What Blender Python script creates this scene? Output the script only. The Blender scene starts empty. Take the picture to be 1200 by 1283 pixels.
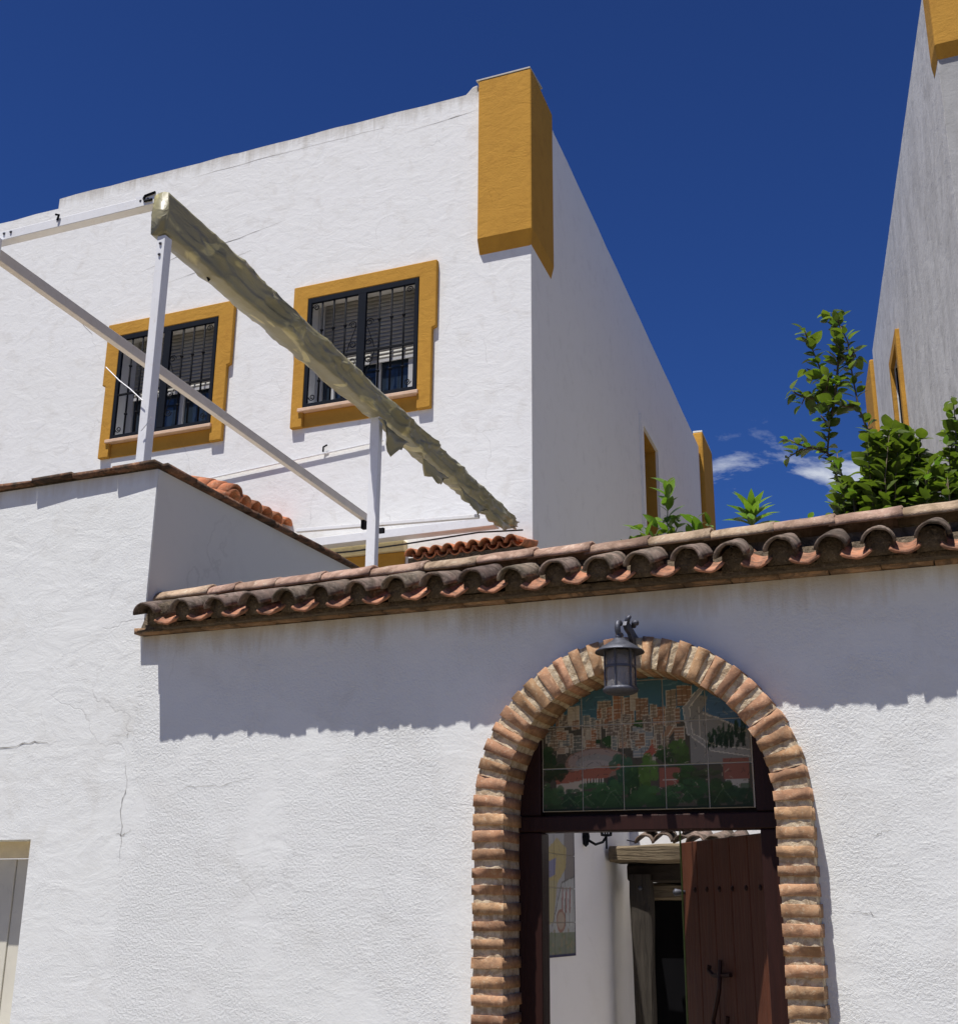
import bpy, bmesh, math, random
import numpy as np
from mathutils import Vector, Matrix, noise

random.seed(7)
rng = np.random.default_rng(7)
scn = bpy.context.scene
col = scn.collection

# ------------------------------------------------------------------ camera
F = 1550.0; CX, CY = 600.0, 641.5
PITCH = math.atan(499 / 1550); YAW = math.atan(683 / math.hypot(1550, 499)); ROLL = 40 / 4815
CAM = Vector((0, 0, 1.7))
fh = Vector((-math.sin(YAW), math.cos(YAW), 0)); r0 = Vector((math.cos(YAW), math.sin(YAW), 0))
fw = fh * math.cos(PITCH) + Vector((0, 0, math.sin(PITCH))); u0 = r0.cross(fw)
RT = r0 * math.cos(ROLL) + u0 * math.sin(ROLL); UP = u0 * math.cos(ROLL) - r0 * math.sin(ROLL)
cd = bpy.data.cameras.new('camera'); cam = bpy.data.objects.new('camera', cd); col.objects.link(cam)
M = Matrix((RT, UP, -fw)).transposed().to_4x4(); M.translation = CAM
cam.matrix_world = M
cd.sensor_fit = 'VERTICAL'; cd.sensor_height = 24; cd.sensor_width = 24; cd.lens = F / 1283 * 24
cd.clip_end = 1000; cd.clip_start = 0.05
scn.camera = cam

# ------------------------------------------------------------------ light
SUN = Vector((-0.35, -1.0, 2.9)).normalized()
elev = math.asin(SUN.z); azim = math.atan2(SUN.x, SUN.y)
w = bpy.data.worlds.new('World'); scn.world = w; w.use_nodes = True
nt = w.node_tree; nt.nodes.clear()
N = nt.nodes.new; L = nt.links.new
out = N('ShaderNodeOutputWorld'); bg = N('ShaderNodeBackground'); sky = N('ShaderNodeTexSky')
sky.sky_type = 'NISHITA'; sky.sun_disc = False; sky.sun_elevation = elev; sky.sun_rotation = azim
sky.altitude = 0; sky.air_density = 1.3; sky.dust_density = 0.4; sky.ozone_density = 4.0
SKY_STRENGTH = 0.05
bg.inputs['Strength'].default_value = SKY_STRENGTH
# thin cumulus wisps low over the roofs
tc = N('ShaderNodeTexCoord'); mp = N('ShaderNodeMapping'); mp.inputs['Scale'].default_value = (1, 1, 2.0); mp.inputs['Location'].default_value = (1.7, 0.6, 0.2)
n1 = N('ShaderNodeTexNoise'); n1.inputs['Scale'].default_value = 8.5; n1.inputs['Detail'].default_value = 9; n1.inputs['Roughness'].default_value = 0.62
n1.inputs['Distortion'].default_value = 0.35
rmp = N('ShaderNodeMapRange'); rmp.inputs['From Min'].default_value = 0.52; rmp.inputs['From Max'].default_value = 0.67
sx = N('ShaderNodeSeparateXYZ'); band = N('ShaderNodeMapRange'); band.interpolation_type = 'SMOOTHSTEP'
band.inputs['From Min'].default_value = 0.39; band.inputs['From Max'].default_value = 0.32
mul = N('ShaderNodeMath'); mul.operation = 'MULTIPLY'
mixc = N('ShaderNodeMixRGB'); mixc.inputs['Color2'].default_value = (9.5, 10.2, 11.8, 1)
deep = N('ShaderNodeMixRGB'); deep.blend_type = 'MULTIPLY'; deep.inputs['Fac'].default_value = 1; deep.inputs['Color2'].default_value = (0.24, 0.40, 0.86, 1)
L(tc.outputs['Generated'], mp.inputs['Vector']); L(mp.outputs['Vector'], n1.inputs['Vector'])
L(n1.outputs['Fac'], rmp.inputs['Value']); L(tc.outputs['Generated'], sx.inputs['Vector']); L(sx.outputs['Z'], band.inputs['Value'])
L(rmp.outputs['Result'], mul.inputs[0]); L(band.outputs['Result'], mul.inputs[1])
low = N('ShaderNodeMapRange'); low.inputs['From Min'].default_value = 0.75; low.inputs['From Max'].default_value = 0.2
lowc = N('ShaderNodeMixRGB'); lowc.inputs['Color1'].default_value = (0.215, 0.365, 0.79, 1); lowc.inputs['Color2'].default_value = (0.275, 0.53, 1.18, 1)
L(sx.outputs['Z'], low.inputs['Value']); L(low.outputs['Result'], lowc.inputs['Fac']); L(lowc.outputs['Color'], deep.inputs['Color2'])
L(sky.outputs['Color'], deep.inputs['Color1']); L(deep.outputs['Color'], mixc.inputs['Color1'])
L(mul.outputs['Value'], mixc.inputs['Fac']); L(mixc.outputs['Color'], bg.inputs['Color']); L(bg.outputs['Background'], out.inputs['Surface'])
sd = bpy.data.lights.new('sun', 'SUN'); sd.energy = 5.0; sd.angle = math.radians(0.5); sd.color = (1.0, 0.958, 0.91)
so = bpy.data.objects.new('sun', sd); col.objects.link(so)
so.rotation_euler = SUN.to_track_quat('Z', 'Y').to_euler(); so.location = (0, 0, 30)
scn.view_settings.view_transform = 'Standard'; scn.view_settings.look = 'None'
scn.view_settings.exposure = 0.30; scn.view_settings.gamma = 1; scn.view_settings.use_curve_mapping = False

# ------------------------------------------------------------------ helpers
def ray(px, py):
    return fw + RT * ((px - CX) / F) - UP * ((py - CY) / F)
def onY(px, py, Y):
    d = ray(px, py); return CAM + d * ((Y - CAM.y) / d.y)
def onX(px, py, X):
    d = ray(px, py); return CAM + d * ((X - CAM.x) / d.x)

def thing(name, label, cat, loc=(0, 0, 0), group=None):
    o = bpy.data.objects.new(name, None); col.objects.link(o); o.location = loc
    o.empty_display_size = 0.1
    o['label'] = label; o['category'] = cat
    if group: o['group'] = group
    return o

def child(o, parent):
    o.parent = parent
    o.matrix_parent_inverse = Matrix.Translation(-Vector(parent.location)) if parent.parent is None else Matrix.Identity(4)
    return o

class MB:
    def __init__(s): s.v = []; s.f = []; s.m = []; s.c = None
    def add(s, vs, fs, mi=0):
        b = len(s.v); s.v += [tuple(v) for v in vs]; s.f += [tuple(b + i for i in f) for f in fs]; s.m += [mi] * len(fs)
    def box(s, a, b, mi=0):
        x0, y0, z0 = a; x1, y1, z1 = b
        s.add([(x0,y0,z0),(x1,y0,z0),(x1,y1,z0),(x0,y1,z0),(x0,y0,z1),(x1,y0,z1),(x1,y1,z1),(x0,y1,z1)],
              [(0,3,2,1),(4,5,6,7),(0,1,5,4),(1,2,6,5),(2,3,7,6),(3,0,4,7)], mi)
    def prism(s, poly, y0, y1, mi=0):           # polygon in XZ extruded along Y
        n = len(poly)
        vs = [(x, y0, z) for x, z in poly] + [(x, y1, z) for x, z in poly]
        s.add(vs, [tuple(range(n)), tuple(range(2*n-1, n-1, -1))] + [(i, i+n, (i+1) % n + n, (i+1) % n) for i in range(n)], mi)
    def tube(s, pts, r, n=8, mi=0, caps=True, rot=0.0):
        pts = [Vector(p) for p in pts]; rs = r if isinstance(r, (list, tuple)) else [r] * len(pts)
        b = len(s.v); prev = None
        for i, p in enumerate(pts):
            t = (pts[min(i+1, len(pts)-1)] - pts[max(i-1, 0)]).normalized()
            a = Vector((0, 0, 1)) if abs(t.z) < 0.9 else Vector((1, 0, 0))
            if prev is not None: a = prev
            x = (a - t * a.dot(t)).normalized(); prev = x; y = t.cross(x)
            for k in range(n):
                th = 2 * math.pi * k / n + rot
                q = p + (x * math.cos(th) + y * math.sin(th)) * rs[i]; s.v.append(tuple(q))
        for i in range(len(pts) - 1):
            for k in range(n):
                s.f.append((b+i*n+k, b+i*n+(k+1) % n, b+(i+1)*n+(k+1) % n, b+(i+1)*n+k)); s.m.append(mi)
        if caps:
            s.f.append(tuple(b + k for k in reversed(range(n)))); s.m.append(mi)
            s.f.append(tuple(b + (len(pts)-1)*n + k for k in range(n))); s.m.append(mi)
    def lathe(s, c, prof, n=20, mi=0):
        b = len(s.v)
        for r, z in prof:
            for k in range(n):
                th = 2*math.pi*k/n; s.v.append((c[0]+r*math.cos(th), c[1]+r*math.sin(th), c[2]+z))
        for i in range(len(prof)-1):
            for k in range(n):
                s.f.append((b+i*n+k, b+i*n+(k+1) % n, b+(i+1)*n+(k+1) % n, b+(i+1)*n+k)); s.m.append(mi)
    def mesh(s, name, mats, smooth=True):
        me = bpy.data.meshes.new(name); me.from_pydata(s.v, [], s.f)
        for m in (mats if isinstance(mats, (list, tuple)) else [mats]): me.materials.append(m)
        me.polygons.foreach_set('material_index', s.m)
        if smooth: me.polygons.foreach_set('use_smooth', [True] * len(s.f))
        bm = bmesh.new(); bm.from_mesh(me); bmesh.ops.recalc_face_normals(bm, faces=bm.faces); bm.to_mesh(me); bm.free()
        me.update(); return me
    def obj(s, name, mats, parent=None, smooth=False, kind=None, bevel=0):
        o = bpy.data.objects.new(name, s.mesh(name, mats, smooth)); col.objects.link(o)
        if parent: child(o, parent)
        if kind: o['kind'] = kind
        if bevel:
            b = o.modifiers.new('bevel', 'BEVEL'); b.width = bevel; b.segments = 2; b.limit_method = 'ANGLE'
        return o

def inst(name, me, parent, loc=(0,0,0), rot=(0,0,0), sc=(1,1,1)):
    o = bpy.data.objects.new(name, me); col.objects.link(o)
    o.location = Vector(loc) - (Vector(parent.location) if parent is not None and parent.parent is None else Vector((0,0,0)))
    o.rotation_euler = rot; o.scale = sc; o.parent = parent
    return o

# ------------------------------------------------------------------ materials
def mat(name):
    m = bpy.data.materials.new(name); m.use_nodes = True
    nt = m.node_tree; b = nt.nodes['Principled BSDF']; return m, nt, b
def nd(nt, t, **k):
    n = nt.nodes.new(t)
    for a, v in k.items():
        if hasattr(n, a) and a not in n.inputs: setattr(n, a, v)
        else: n.inputs[a].default_value = v
    return n
def mixrgb(nt, fac, a, b, mode='MIX'):
    n = nt.nodes.new('ShaderNodeMixRGB'); n.blend_type = mode
    for s, v in (('Fac', fac), ('Color1', a), ('Color2', b)):
        if isinstance(v, (int, float)): n.inputs[s].default_value = v
        elif isinstance(v, tuple): n.inputs[s].default_value = (*v[:3], 1)
        else: nt.links.new(v, n.inputs[s])
    return n.outputs[0]
def noise_n(nt, vec, scale, detail=6, rough=0.55, dist=0.0):
    n = nt.nodes.new('ShaderNodeTexNoise'); n.inputs['Scale'].default_value = scale; n.inputs['Detail'].default_value = detail
    n.inputs['Roughness'].default_value = rough; n.inputs['Distortion'].default_value = dist
    nt.links.new(vec, n.inputs['Vector']); return n.outputs['Fac']
def mrange(nt, v, a, b, c=0.0, d=1.0):
    n = nt.nodes.new('ShaderNodeMapRange'); nt.links.new(v, n.inputs['Value'])
    n.inputs['From Min'].default_value = a; n.inputs['From Max'].default_value = b; n.inputs['To Min'].default_value = c; n.inputs['To Max'].default_value = d
    return n.outputs[0]
def math_n(nt, op, a, b):
    n = nt.nodes.new('ShaderNodeMath'); n.operation = op
    for i, v in enumerate((a, b)):
        if isinstance(v, (int, float)): n.inputs[i].default_value = v
        else: nt.links.new(v, n.inputs[i])
    return n.outputs[0]
def bump(nt, h, strength, dist, normal=None):
    n = nt.nodes.new('ShaderNodeBump'); n.inputs['Strength'].default_value = strength; n.inputs['Distance'].default_value = dist
    nt.links.new(h, n.inputs['Height'])
    if normal: nt.links.new(normal, n.inputs['Normal'])
    return n.outputs[0]
def geo_pos(nt, scale=(1,1,1)):
    g = nt.nodes.new('ShaderNodeNewGeometry'); m = nt.nodes.new('ShaderNodeMapping'); m.inputs['Scale'].default_value = scale
    nt.links.new(g.outputs['Position'], m.inputs['Vector']); return m.outputs[0]

def plaster(name, base, dark, grain=0.5, wave=0.5, grain_scale=70, streak=0.0, crack=0.5, stain=0.5, lime=0.0, rim=None):
    m, nt, b = mat(name); P = geo_pos(nt)
    big = noise_n(nt, P, 0.9, 5, 0.6, 0.3); mid = noise_n(nt, P, 4.5, 7, 0.62, 0.6)
    c = mixrgb(nt, mrange(nt, mid, 0.52, 0.78, 0, stain), base, dark)
    c = mixrgb(nt, mrange(nt, big, 0.45, 0.75, 0, stain * 0.7), c, tuple(x * y for x, y in zip(base, (0.93, 0.93, 0.90))))
    if streak:
        st = noise_n(nt, geo_pos(nt, (1.0, 1.0, 0.5)), 1.3, 10, 0.74, 1.1)
        c = mixrgb(nt, mrange(nt, st, 0.42, 0.66, 0, streak), c, dark)
        st2 = noise_n(nt, geo_pos(nt, (2.2, 2.2, 1.3)), 1.4, 8, 0.72, 0.8)
        c = mixrgb(nt, mrange(nt, st2, 0.5, 0.66, 0, streak * 0.8), c, tuple(min(1, x * 1.25) for x in base))
    if lime:
        ln = noise_n(nt, P, 11, 9, 0.7, 1.2); c = mixrgb(nt, mrange(nt, ln, 0.55, 0.7, 0, lime), c, (0.62, 0.58, 0.50))
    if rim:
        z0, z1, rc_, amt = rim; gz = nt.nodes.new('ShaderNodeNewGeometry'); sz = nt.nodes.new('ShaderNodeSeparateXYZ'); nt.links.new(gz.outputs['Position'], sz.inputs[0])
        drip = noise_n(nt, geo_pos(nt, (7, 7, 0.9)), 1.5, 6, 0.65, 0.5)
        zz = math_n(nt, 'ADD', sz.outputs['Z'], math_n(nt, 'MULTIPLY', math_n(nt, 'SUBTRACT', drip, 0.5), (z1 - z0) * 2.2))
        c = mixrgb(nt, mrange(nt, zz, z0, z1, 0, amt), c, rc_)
    # fine hairline cracks
    wob = nd(nt, 'ShaderNodeTexNoise', Scale=2.2, Detail=5.0); nt.links.new(P, wob.inputs['Vector'])
    add = nd(nt, 'ShaderNodeMixRGB', blend_type='ADD'); add.inputs['Fac'].default_value = 0.55
    nt.links.new(P, add.inputs['Color1']); nt.links.new(wob.outputs['Color'], add.inputs['Color2'])
    vo = nd(nt, 'ShaderNodeTexVoronoi', feature='DISTANCE_TO_EDGE', Scale=1.15); nt.links.new(add.outputs[0], vo.inputs['Vector'])
    cr = mrange(nt, vo.outputs['Distance'], 0.0, 0.008, 1.0, 0.0)
    cm = math_n(nt, 'MULTIPLY', cr, mrange(nt, noise_n(nt, P, 1.3, 3, 0.5), 0.52, 0.62, 0, crack))
    c = mixrgb(nt, cm, c, tuple(x * 0.45 for x in dark))
    nt.links.new(c, b.inputs['Base Color']); b.inputs['Roughness'].default_value = 0.92; b.inputs['Specular IOR Level'].default_value = 0.15
    trow = noise_n(nt, geo_pos(nt, (1, 1, 1.8)), 3.5, 7, 0.62, 0.9)
    lump = noise_n(nt, geo_pos(nt, (1, 1, 1.7)), 13, 5, 0.6, 0.8)
    gr = noise_n(nt, P, grain_scale, 5, 0.72, 0.0)
    gmask = mrange(nt, noise_n(nt, P, 1.7, 4, 0.6, 0.6), 0.40, 0.60, 0.15, 1.1)
    n1 = bump(nt, trow, wave, 0.035)
    n2 = bump(nt, lump, wave * 0.7, 0.012, n1)
    n3 = bump(nt, math_n(nt, 'MULTIPLY', mrange(nt, gr, 0.35, 0.75), gmask), grain, 0.010, n2)
    n4 = bump(nt, math_n(nt, 'SUBTRACT', 1.0, cm), 0.6, 0.004, n3)
    nt.links.new(n4, b.inputs['Normal']); return m

def earthy(name, c1, c2, c3=None, scale=18, rough=0.9, bmp=0.6, bscale=90, dist=0.006, per_obj=0.25, dark=None, hue=0.0):
    m, nt, b = mat(name); P = geo_pos(nt)
    oi = nt.nodes.new('ShaderNodeObjectInfo')
    n = noise_n(nt, P, scale, 6, 0.62, 0.5)
    c = mixrgb(nt, mrange(nt, n, 0.35, 0.65), c1, c2)
    if c3: c = mixrgb(nt, mrange(nt, noise_n(nt, P, scale * 2.7, 7, 0.7, 0.3), 0.54, 0.66, 0, 0.85), c, c3)
    if dark: c = mixrgb(nt, mrange(nt, noise_n(nt, P, scale * 0.6, 8, 0.72, 0.8), 0.46, 0.58, 0, 0.9), c, dark)
    hs = nt.nodes.new('ShaderNodeHueSaturation'); nt.links.new(c, hs.inputs['Color'])
    nt.links.new(mrange(nt, oi.outputs['Random'], 0, 1, 1 - per_obj, 1 + per_obj), hs.inputs['Value'])
    if hue:
        mr = mrange(nt, math_n(nt, 'FRACT', math_n(nt, 'MULTIPLY', oi.outputs['Random'], 7.31), 0), 0, 1, 0.5 - hue, 0.5 + hue); nt.links.new(mr, hs.inputs['Hue'])
    nt.links.new(hs.outputs[0], b.inputs['Base Color']); b.inputs['Roughness'].default_value = rough; b.inputs['Specular IOR Level'].default_value = 0.2
    g = noise_n(nt, P, bscale, 5, 0.65)
    nt.links.new(bump(nt, g, bmp, dist, bump(nt, n, bmp * 0.7, dist * 2)), b.inputs['Normal']); return m

def simple(name, c, rough=0.5, metal=0.0, var=0.08, scale=12, bmp=0.15, spec=0.4, dirt=None, dirt_amt=0.5):
    m, nt, b = mat(name); P = geo_pos(nt)
    n = noise_n(nt, P, scale, 6, 0.6, 0.4)
    cc = mixrgb(nt, mrange(nt, n, 0.3, 0.7), tuple(x * (1 - var) for x in c), tuple(min(1, x * (1 + var)) for x in c))
    if dirt: cc = mixrgb(nt, mrange(nt, noise_n(nt, P, scale * 2.3, 8, 0.7, 0.8), 0.56, 0.7, 0, dirt_amt), cc, dirt)
    nt.links.new(cc, b.inputs['Base Color']); b.inputs['Roughness'].default_value = rough; b.inputs['Metallic'].default_value = metal
    b.inputs['Specular IOR Level'].default_value = spec
    nt.links.new(bump(nt, noise_n(nt, P, scale * 6, 5), bmp, 0.004), b.inputs['Normal']); return m

def wood(name, c1, c2, axis=(1, 12, 12), rough=0.75, bmp=0.7, dark=(0.02, 0.015, 0.01)):
    m, nt, b = mat(name); P = geo_pos(nt, axis)
    n = noise_n(nt, P, 3.0, 8, 0.68, 0.9)
    c = mixrgb(nt, mrange(nt, n, 0.32, 0.68), c1, c2)
    k = mrange(nt, noise_n(nt, P, 7.0, 6, 0.7, 0.5), 0.30, 0.42, 1, 0)
    c = mixrgb(nt, k, c, dark)
    nt.links.new(c, b.inputs['Base Color']); b.inputs['Roughness'].default_value = rough; b.inputs['Specular IOR Level'].default_value = 0.2
    nt.links.new(bump(nt, n, bmp, 0.012), b.inputs['Normal']); return m

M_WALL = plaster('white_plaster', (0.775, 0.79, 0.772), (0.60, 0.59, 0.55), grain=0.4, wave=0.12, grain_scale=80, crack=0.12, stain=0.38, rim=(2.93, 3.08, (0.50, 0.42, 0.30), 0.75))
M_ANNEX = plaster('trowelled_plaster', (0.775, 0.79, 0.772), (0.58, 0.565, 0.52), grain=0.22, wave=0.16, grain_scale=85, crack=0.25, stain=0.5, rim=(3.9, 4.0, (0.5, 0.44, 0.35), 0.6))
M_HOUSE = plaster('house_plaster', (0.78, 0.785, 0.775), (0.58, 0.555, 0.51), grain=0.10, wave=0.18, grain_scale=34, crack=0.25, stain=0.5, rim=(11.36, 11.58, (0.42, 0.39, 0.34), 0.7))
M_HSIDE = plaster('house_side_plaster', (0.88, 0.865, 0.82), (0.58, 0.56, 0.52), grain=0.05, wave=0.08, grain_scale=30, crack=0.1, stain=0.3)
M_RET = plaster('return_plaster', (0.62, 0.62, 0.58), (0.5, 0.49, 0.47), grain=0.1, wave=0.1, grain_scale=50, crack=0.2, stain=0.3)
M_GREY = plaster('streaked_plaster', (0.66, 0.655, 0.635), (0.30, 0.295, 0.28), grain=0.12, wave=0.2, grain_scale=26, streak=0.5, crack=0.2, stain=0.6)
M_PATIO = plaster('patio_plaster', (0.86, 0.85, 0.83), (0.70, 0.68, 0.62), grain=0.1, wave=0.08, grain_scale=60, crack=0.1, stain=0.3)
M_GREYF = plaster('darker_front_plaster', (0.40, 0.40, 0.40), (0.26, 0.26, 0.25), grain=0.12, wave=0.15, grain_scale=26, streak=0.5, crack=0.1, stain=0.6)  # darker version of the streaked plaster, for the front face
M_OCHRE = plaster('ochre_paint', (0.49, 0.26, 0.045), (0.40, 0.20, 0.035), grain=0.18, wave=0.25, grain_scale=40, crack=0.25, stain=0.9, streak=0.3)
M_CREAM = simple('cream_tone', (0.80, 0.70, 0.42), 0.8)  # pale cream colour of the strip above the ochre panel
M_BRICK = earthy('handmade_brick', (0.40, 0.215, 0.115), (0.46, 0.28, 0.16), (0.56, 0.43, 0.29), scale=26, bmp=0.45, bscale=140, dist=0.003, per_obj=0.28, dark=(0.29, 0.17, 0.10), hue=0.008)
M_MORTAR = earthy('lime_mortar', (0.62, 0.52, 0.37), (0.54, 0.44, 0.29), (0.72, 0.64, 0.50), scale=34, bmp=0.6, bscale=130, dist=0.005, per_obj=0.0, dark=(0.36, 0.26, 0.16))
M_TILE = earthy('weathered_tile', (0.21, 0.15, 0.115), (0.145, 0.115, 0.095), (0.30, 0.25, 0.20), scale=14, bmp=0.7, bscale=80, dist=0.005, per_obj=0.3, dark=(0.07, 0.055, 0.04), hue=0.015)
M_TILEC = earthy('orange_tile', (0.46, 0.20, 0.11), (0.38, 0.19, 0.12), (0.42, 0.29, 0.2), scale=16, bmp=0.5, per_obj=0.25, dark=(0.16,0.09,0.06))
M_TERRA = earthy('terracotta_tile', (0.55, 0.20, 0.095), (0.45, 0.17, 0.085), (0.52, 0.33, 0.22), scale=10, bmp=0.6, per_obj=0.2, dark=(0.22, 0.11, 0.06))
M_RIDGE = earthy('ridge_tile', (0.46, 0.33, 0.23), (0.36, 0.25, 0.18), (0.54, 0.46, 0.34), scale=11, bmp=0.7, per_obj=0.2, dark=(0.22, 0.15, 0.10), hue=0.02)
M_MOSS = earthy('dark_mortar', (0.17, 0.13, 0.085), (0.09, 0.07, 0.05), (0.26, 0.20, 0.14), scale=22, bmp=1.0, bscale=60, dist=0.02, per_obj=0.1)
M_COPING = earthy('coping_tile', (0.22, 0.11, 0.065), (0.13, 0.075, 0.05), (0.32, 0.2, 0.12), scale=12, bmp=0.8, per_obj=0.25, dark=(0.05, 0.04, 0.03))
M_UNDER = earthy('eave_brick', (0.34, 0.21, 0.12), (0.26, 0.16, 0.09), (0.42, 0.3, 0.19), scale=14, bmp=0.8, per_obj=0.25, dark=(0.13, 0.09, 0.06))
M_DOOR = wood('door_wood', (0.125, 0.043, 0.022), (0.075, 0.026, 0.014), (10, 10, 1), 0.55, 0.4, (0.05, 0.02, 0.01))
M_FRAME = wood('frame_wood', (0.034, 0.012, 0.009), (0.022, 0.008, 0.006), (10, 10, 1), 0.5, 0.3, (0.02, 0.008, 0.006))
M_OLD = wood('old_beam_wood', (0.22, 0.175, 0.11), (0.13, 0.10, 0.065), (1.2, 12, 16), 0.85, 1.0, (0.03, 0.022, 0.015))
M_OLDV = wood('old_post_wood', (0.065, 0.056, 0.045), (0.035, 0.03, 0.024), (14, 14, 1.2), 0.85, 1.0, (0.015, 0.012, 0.01))
M_OLDD = wood('shaded_beam_wood', (0.045, 0.035, 0.028), (0.025, 0.02, 0.015), (1.2, 12, 12), 0.85, 0.8)  # old beam wood darkened: the middle beam's shade is in the colour
M_IRON = simple('black_iron', (0.008, 0.009, 0.012), 0.8, 0.0, 0.2, 40, 0.3, spec=0.12)
M_NAVY = simple('navy_frame', (0.006, 0.009, 0.016), 0.8, 0.0, 0.2, 20, 0.1, spec=0.12)
M_LAMP = simple('weathered_lantern_metal', (0.085, 0.09, 0.11), 0.5, 0.5, 0.25, 40, 0.4, dirt=(0.22, 0.20, 0.18), dirt_amt=0.6)
M_WMETAL = simple('white_painted_metal', (0.76, 0.77, 0.78), 0.4, 0.0, 0.04, 8, 0.05, dirt=(0.45, 0.36, 0.25), dirt_amt=0.25)
M_BEAM = simple('shaded_beam_paint', (0.62, 0.58, 0.53), 0.5, 0.0, 0.06, 8, 0.05, dirt=(0.42, 0.33, 0.22), dirt_amt=0.4)  # shaded flank of the white side beam, toned into the paint colour
M_PVC = simple('white_window_frame', (0.45, 0.45, 0.45), 0.4, 0.0, 0.03, 8, 0.02)
M_SHUT = simple('grey_shutter_slat', (0.30, 0.29, 0.26), 0.6, 0.0, 0.06, 8, 0.05)
M_SILL = simple('pink_stone_sill', (0.66, 0.46, 0.32), 0.6, 0.0, 0.12, 14, 0.2)
M_BOARD = simple('pale_shutter_board', (0.66, 0.63, 0.53), 0.6, 0.0, 0.05, 6, 0.05, dirt=(0.4, 0.38, 0.33), dirt_amt=0.3)
M_LINT = simple('beige_lintel', (0.80, 0.68, 0.46), 0.8, 0.0, 0.12, 10, 0.3)
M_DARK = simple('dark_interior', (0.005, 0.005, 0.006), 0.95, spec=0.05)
M_CABLE = simple('black_cable', (0.03, 0.03, 0.035), 0.6)
M_CRACK = simple('crack_shadow_dirt', (0.30, 0.29, 0.27), 0.95)
M_STEM = simple('plant_stem', (0.10, 0.075, 0.045), 0.8, 0, 0.2, 30, 0.4)
M_STEMG = simple('green_stem', (0.09, 0.14, 0.04), 0.6, 0, 0.2, 30, 0.2)
M_GROUT = simple('grout', (0.62, 0.56, 0.46), 0.9)
M_PAVE = earthy('street_paving', (0.22, 0.185, 0.13), (0.18, 0.155, 0.11), (0.25, 0.215, 0.155), scale=2.5, bmp=0.4, bscale=40, per_obj=0)
M_PATF = earthy('patio_floor_clay', (0.50, 0.45, 0.38), (0.44, 0.39, 0.33), (0.56, 0.5, 0.43), scale=3, bmp=0.3, bscale=40, per_obj=0)

def glass_mat():
    m, nt, b = mat('window_glass')
    b.inputs['Base Color'].default_value = (0.02, 0.03, 0.045, 1); b.inputs['Roughness'].default_value = 0.06; b.inputs['Specular IOR Level'].default_value = 0.6
    return m
M_GLASS = glass_mat()
def lamp_glass():
    m, nt, b = mat('lantern_glass')
    b.inputs['Base Color'].default_value = (0.75, 0.72, 0.70, 1); b.inputs['Roughness'].default_value = 0.22
    b.inputs['Transmission Weight'].default_value = 0.85; b.inputs['IOR'].default_value = 1.45
    n = noise_n(nt, geo_pos(nt), 60, 4); nt.links.new(bump(nt, n, 0.4, 0.004), b.inputs['Normal']); return m
M_LGLASS = lamp_glass()
def leaf_mat(name, c1, c2, tr):
    m, nt, b = mat(name); oi = nt.nodes.new('ShaderNodeObjectInfo'); P = geo_pos(nt)
    n = noise_n(nt, P, 14, 3)
    f = math_n(nt, 'ADD', math_n(nt, 'MULTIPLY', oi.outputs['Random'], 0.55), math_n(nt, 'MULTIPLY', mrange(nt, n, 0.3, 0.7), 0.45))
    c = mixrgb(nt, f, c1, c2)
    nt.links.new(c, b.inputs['Base Color']); b.inputs['Roughness'].default_value = 0.36; b.inputs['Specular IOR Level'].default_value = 0.5
    t = nt.nodes.new('ShaderNodeBsdfTranslucent'); nt.links.new(mixrgb(nt, 1.0, c, tr, 'MULTIPLY'), t.inputs['Color'])
    mx = nt.nodes.new('ShaderNodeMixShader'); mx.inputs[0].default_value = 0.32
    o = nt.nodes['Material Output']; nt.links.new(b.outputs[0], mx.inputs[1]); nt.links.new(t.outputs[0], mx.inputs[2]); nt.links.new(mx.outputs[0], o.inputs['Surface'])
    return m
M_LEAF = leaf_mat('glossy_leaf', (0.030, 0.055, 0.013), (0.15, 0.20, 0.034), (1.8, 2.0, 0.7))
M_LEAFY = leaf_mat('young_leaf', (0.07, 0.14, 0.022), (0.17, 0.25, 0.04), (1.7, 2.0, 0.8))
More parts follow.
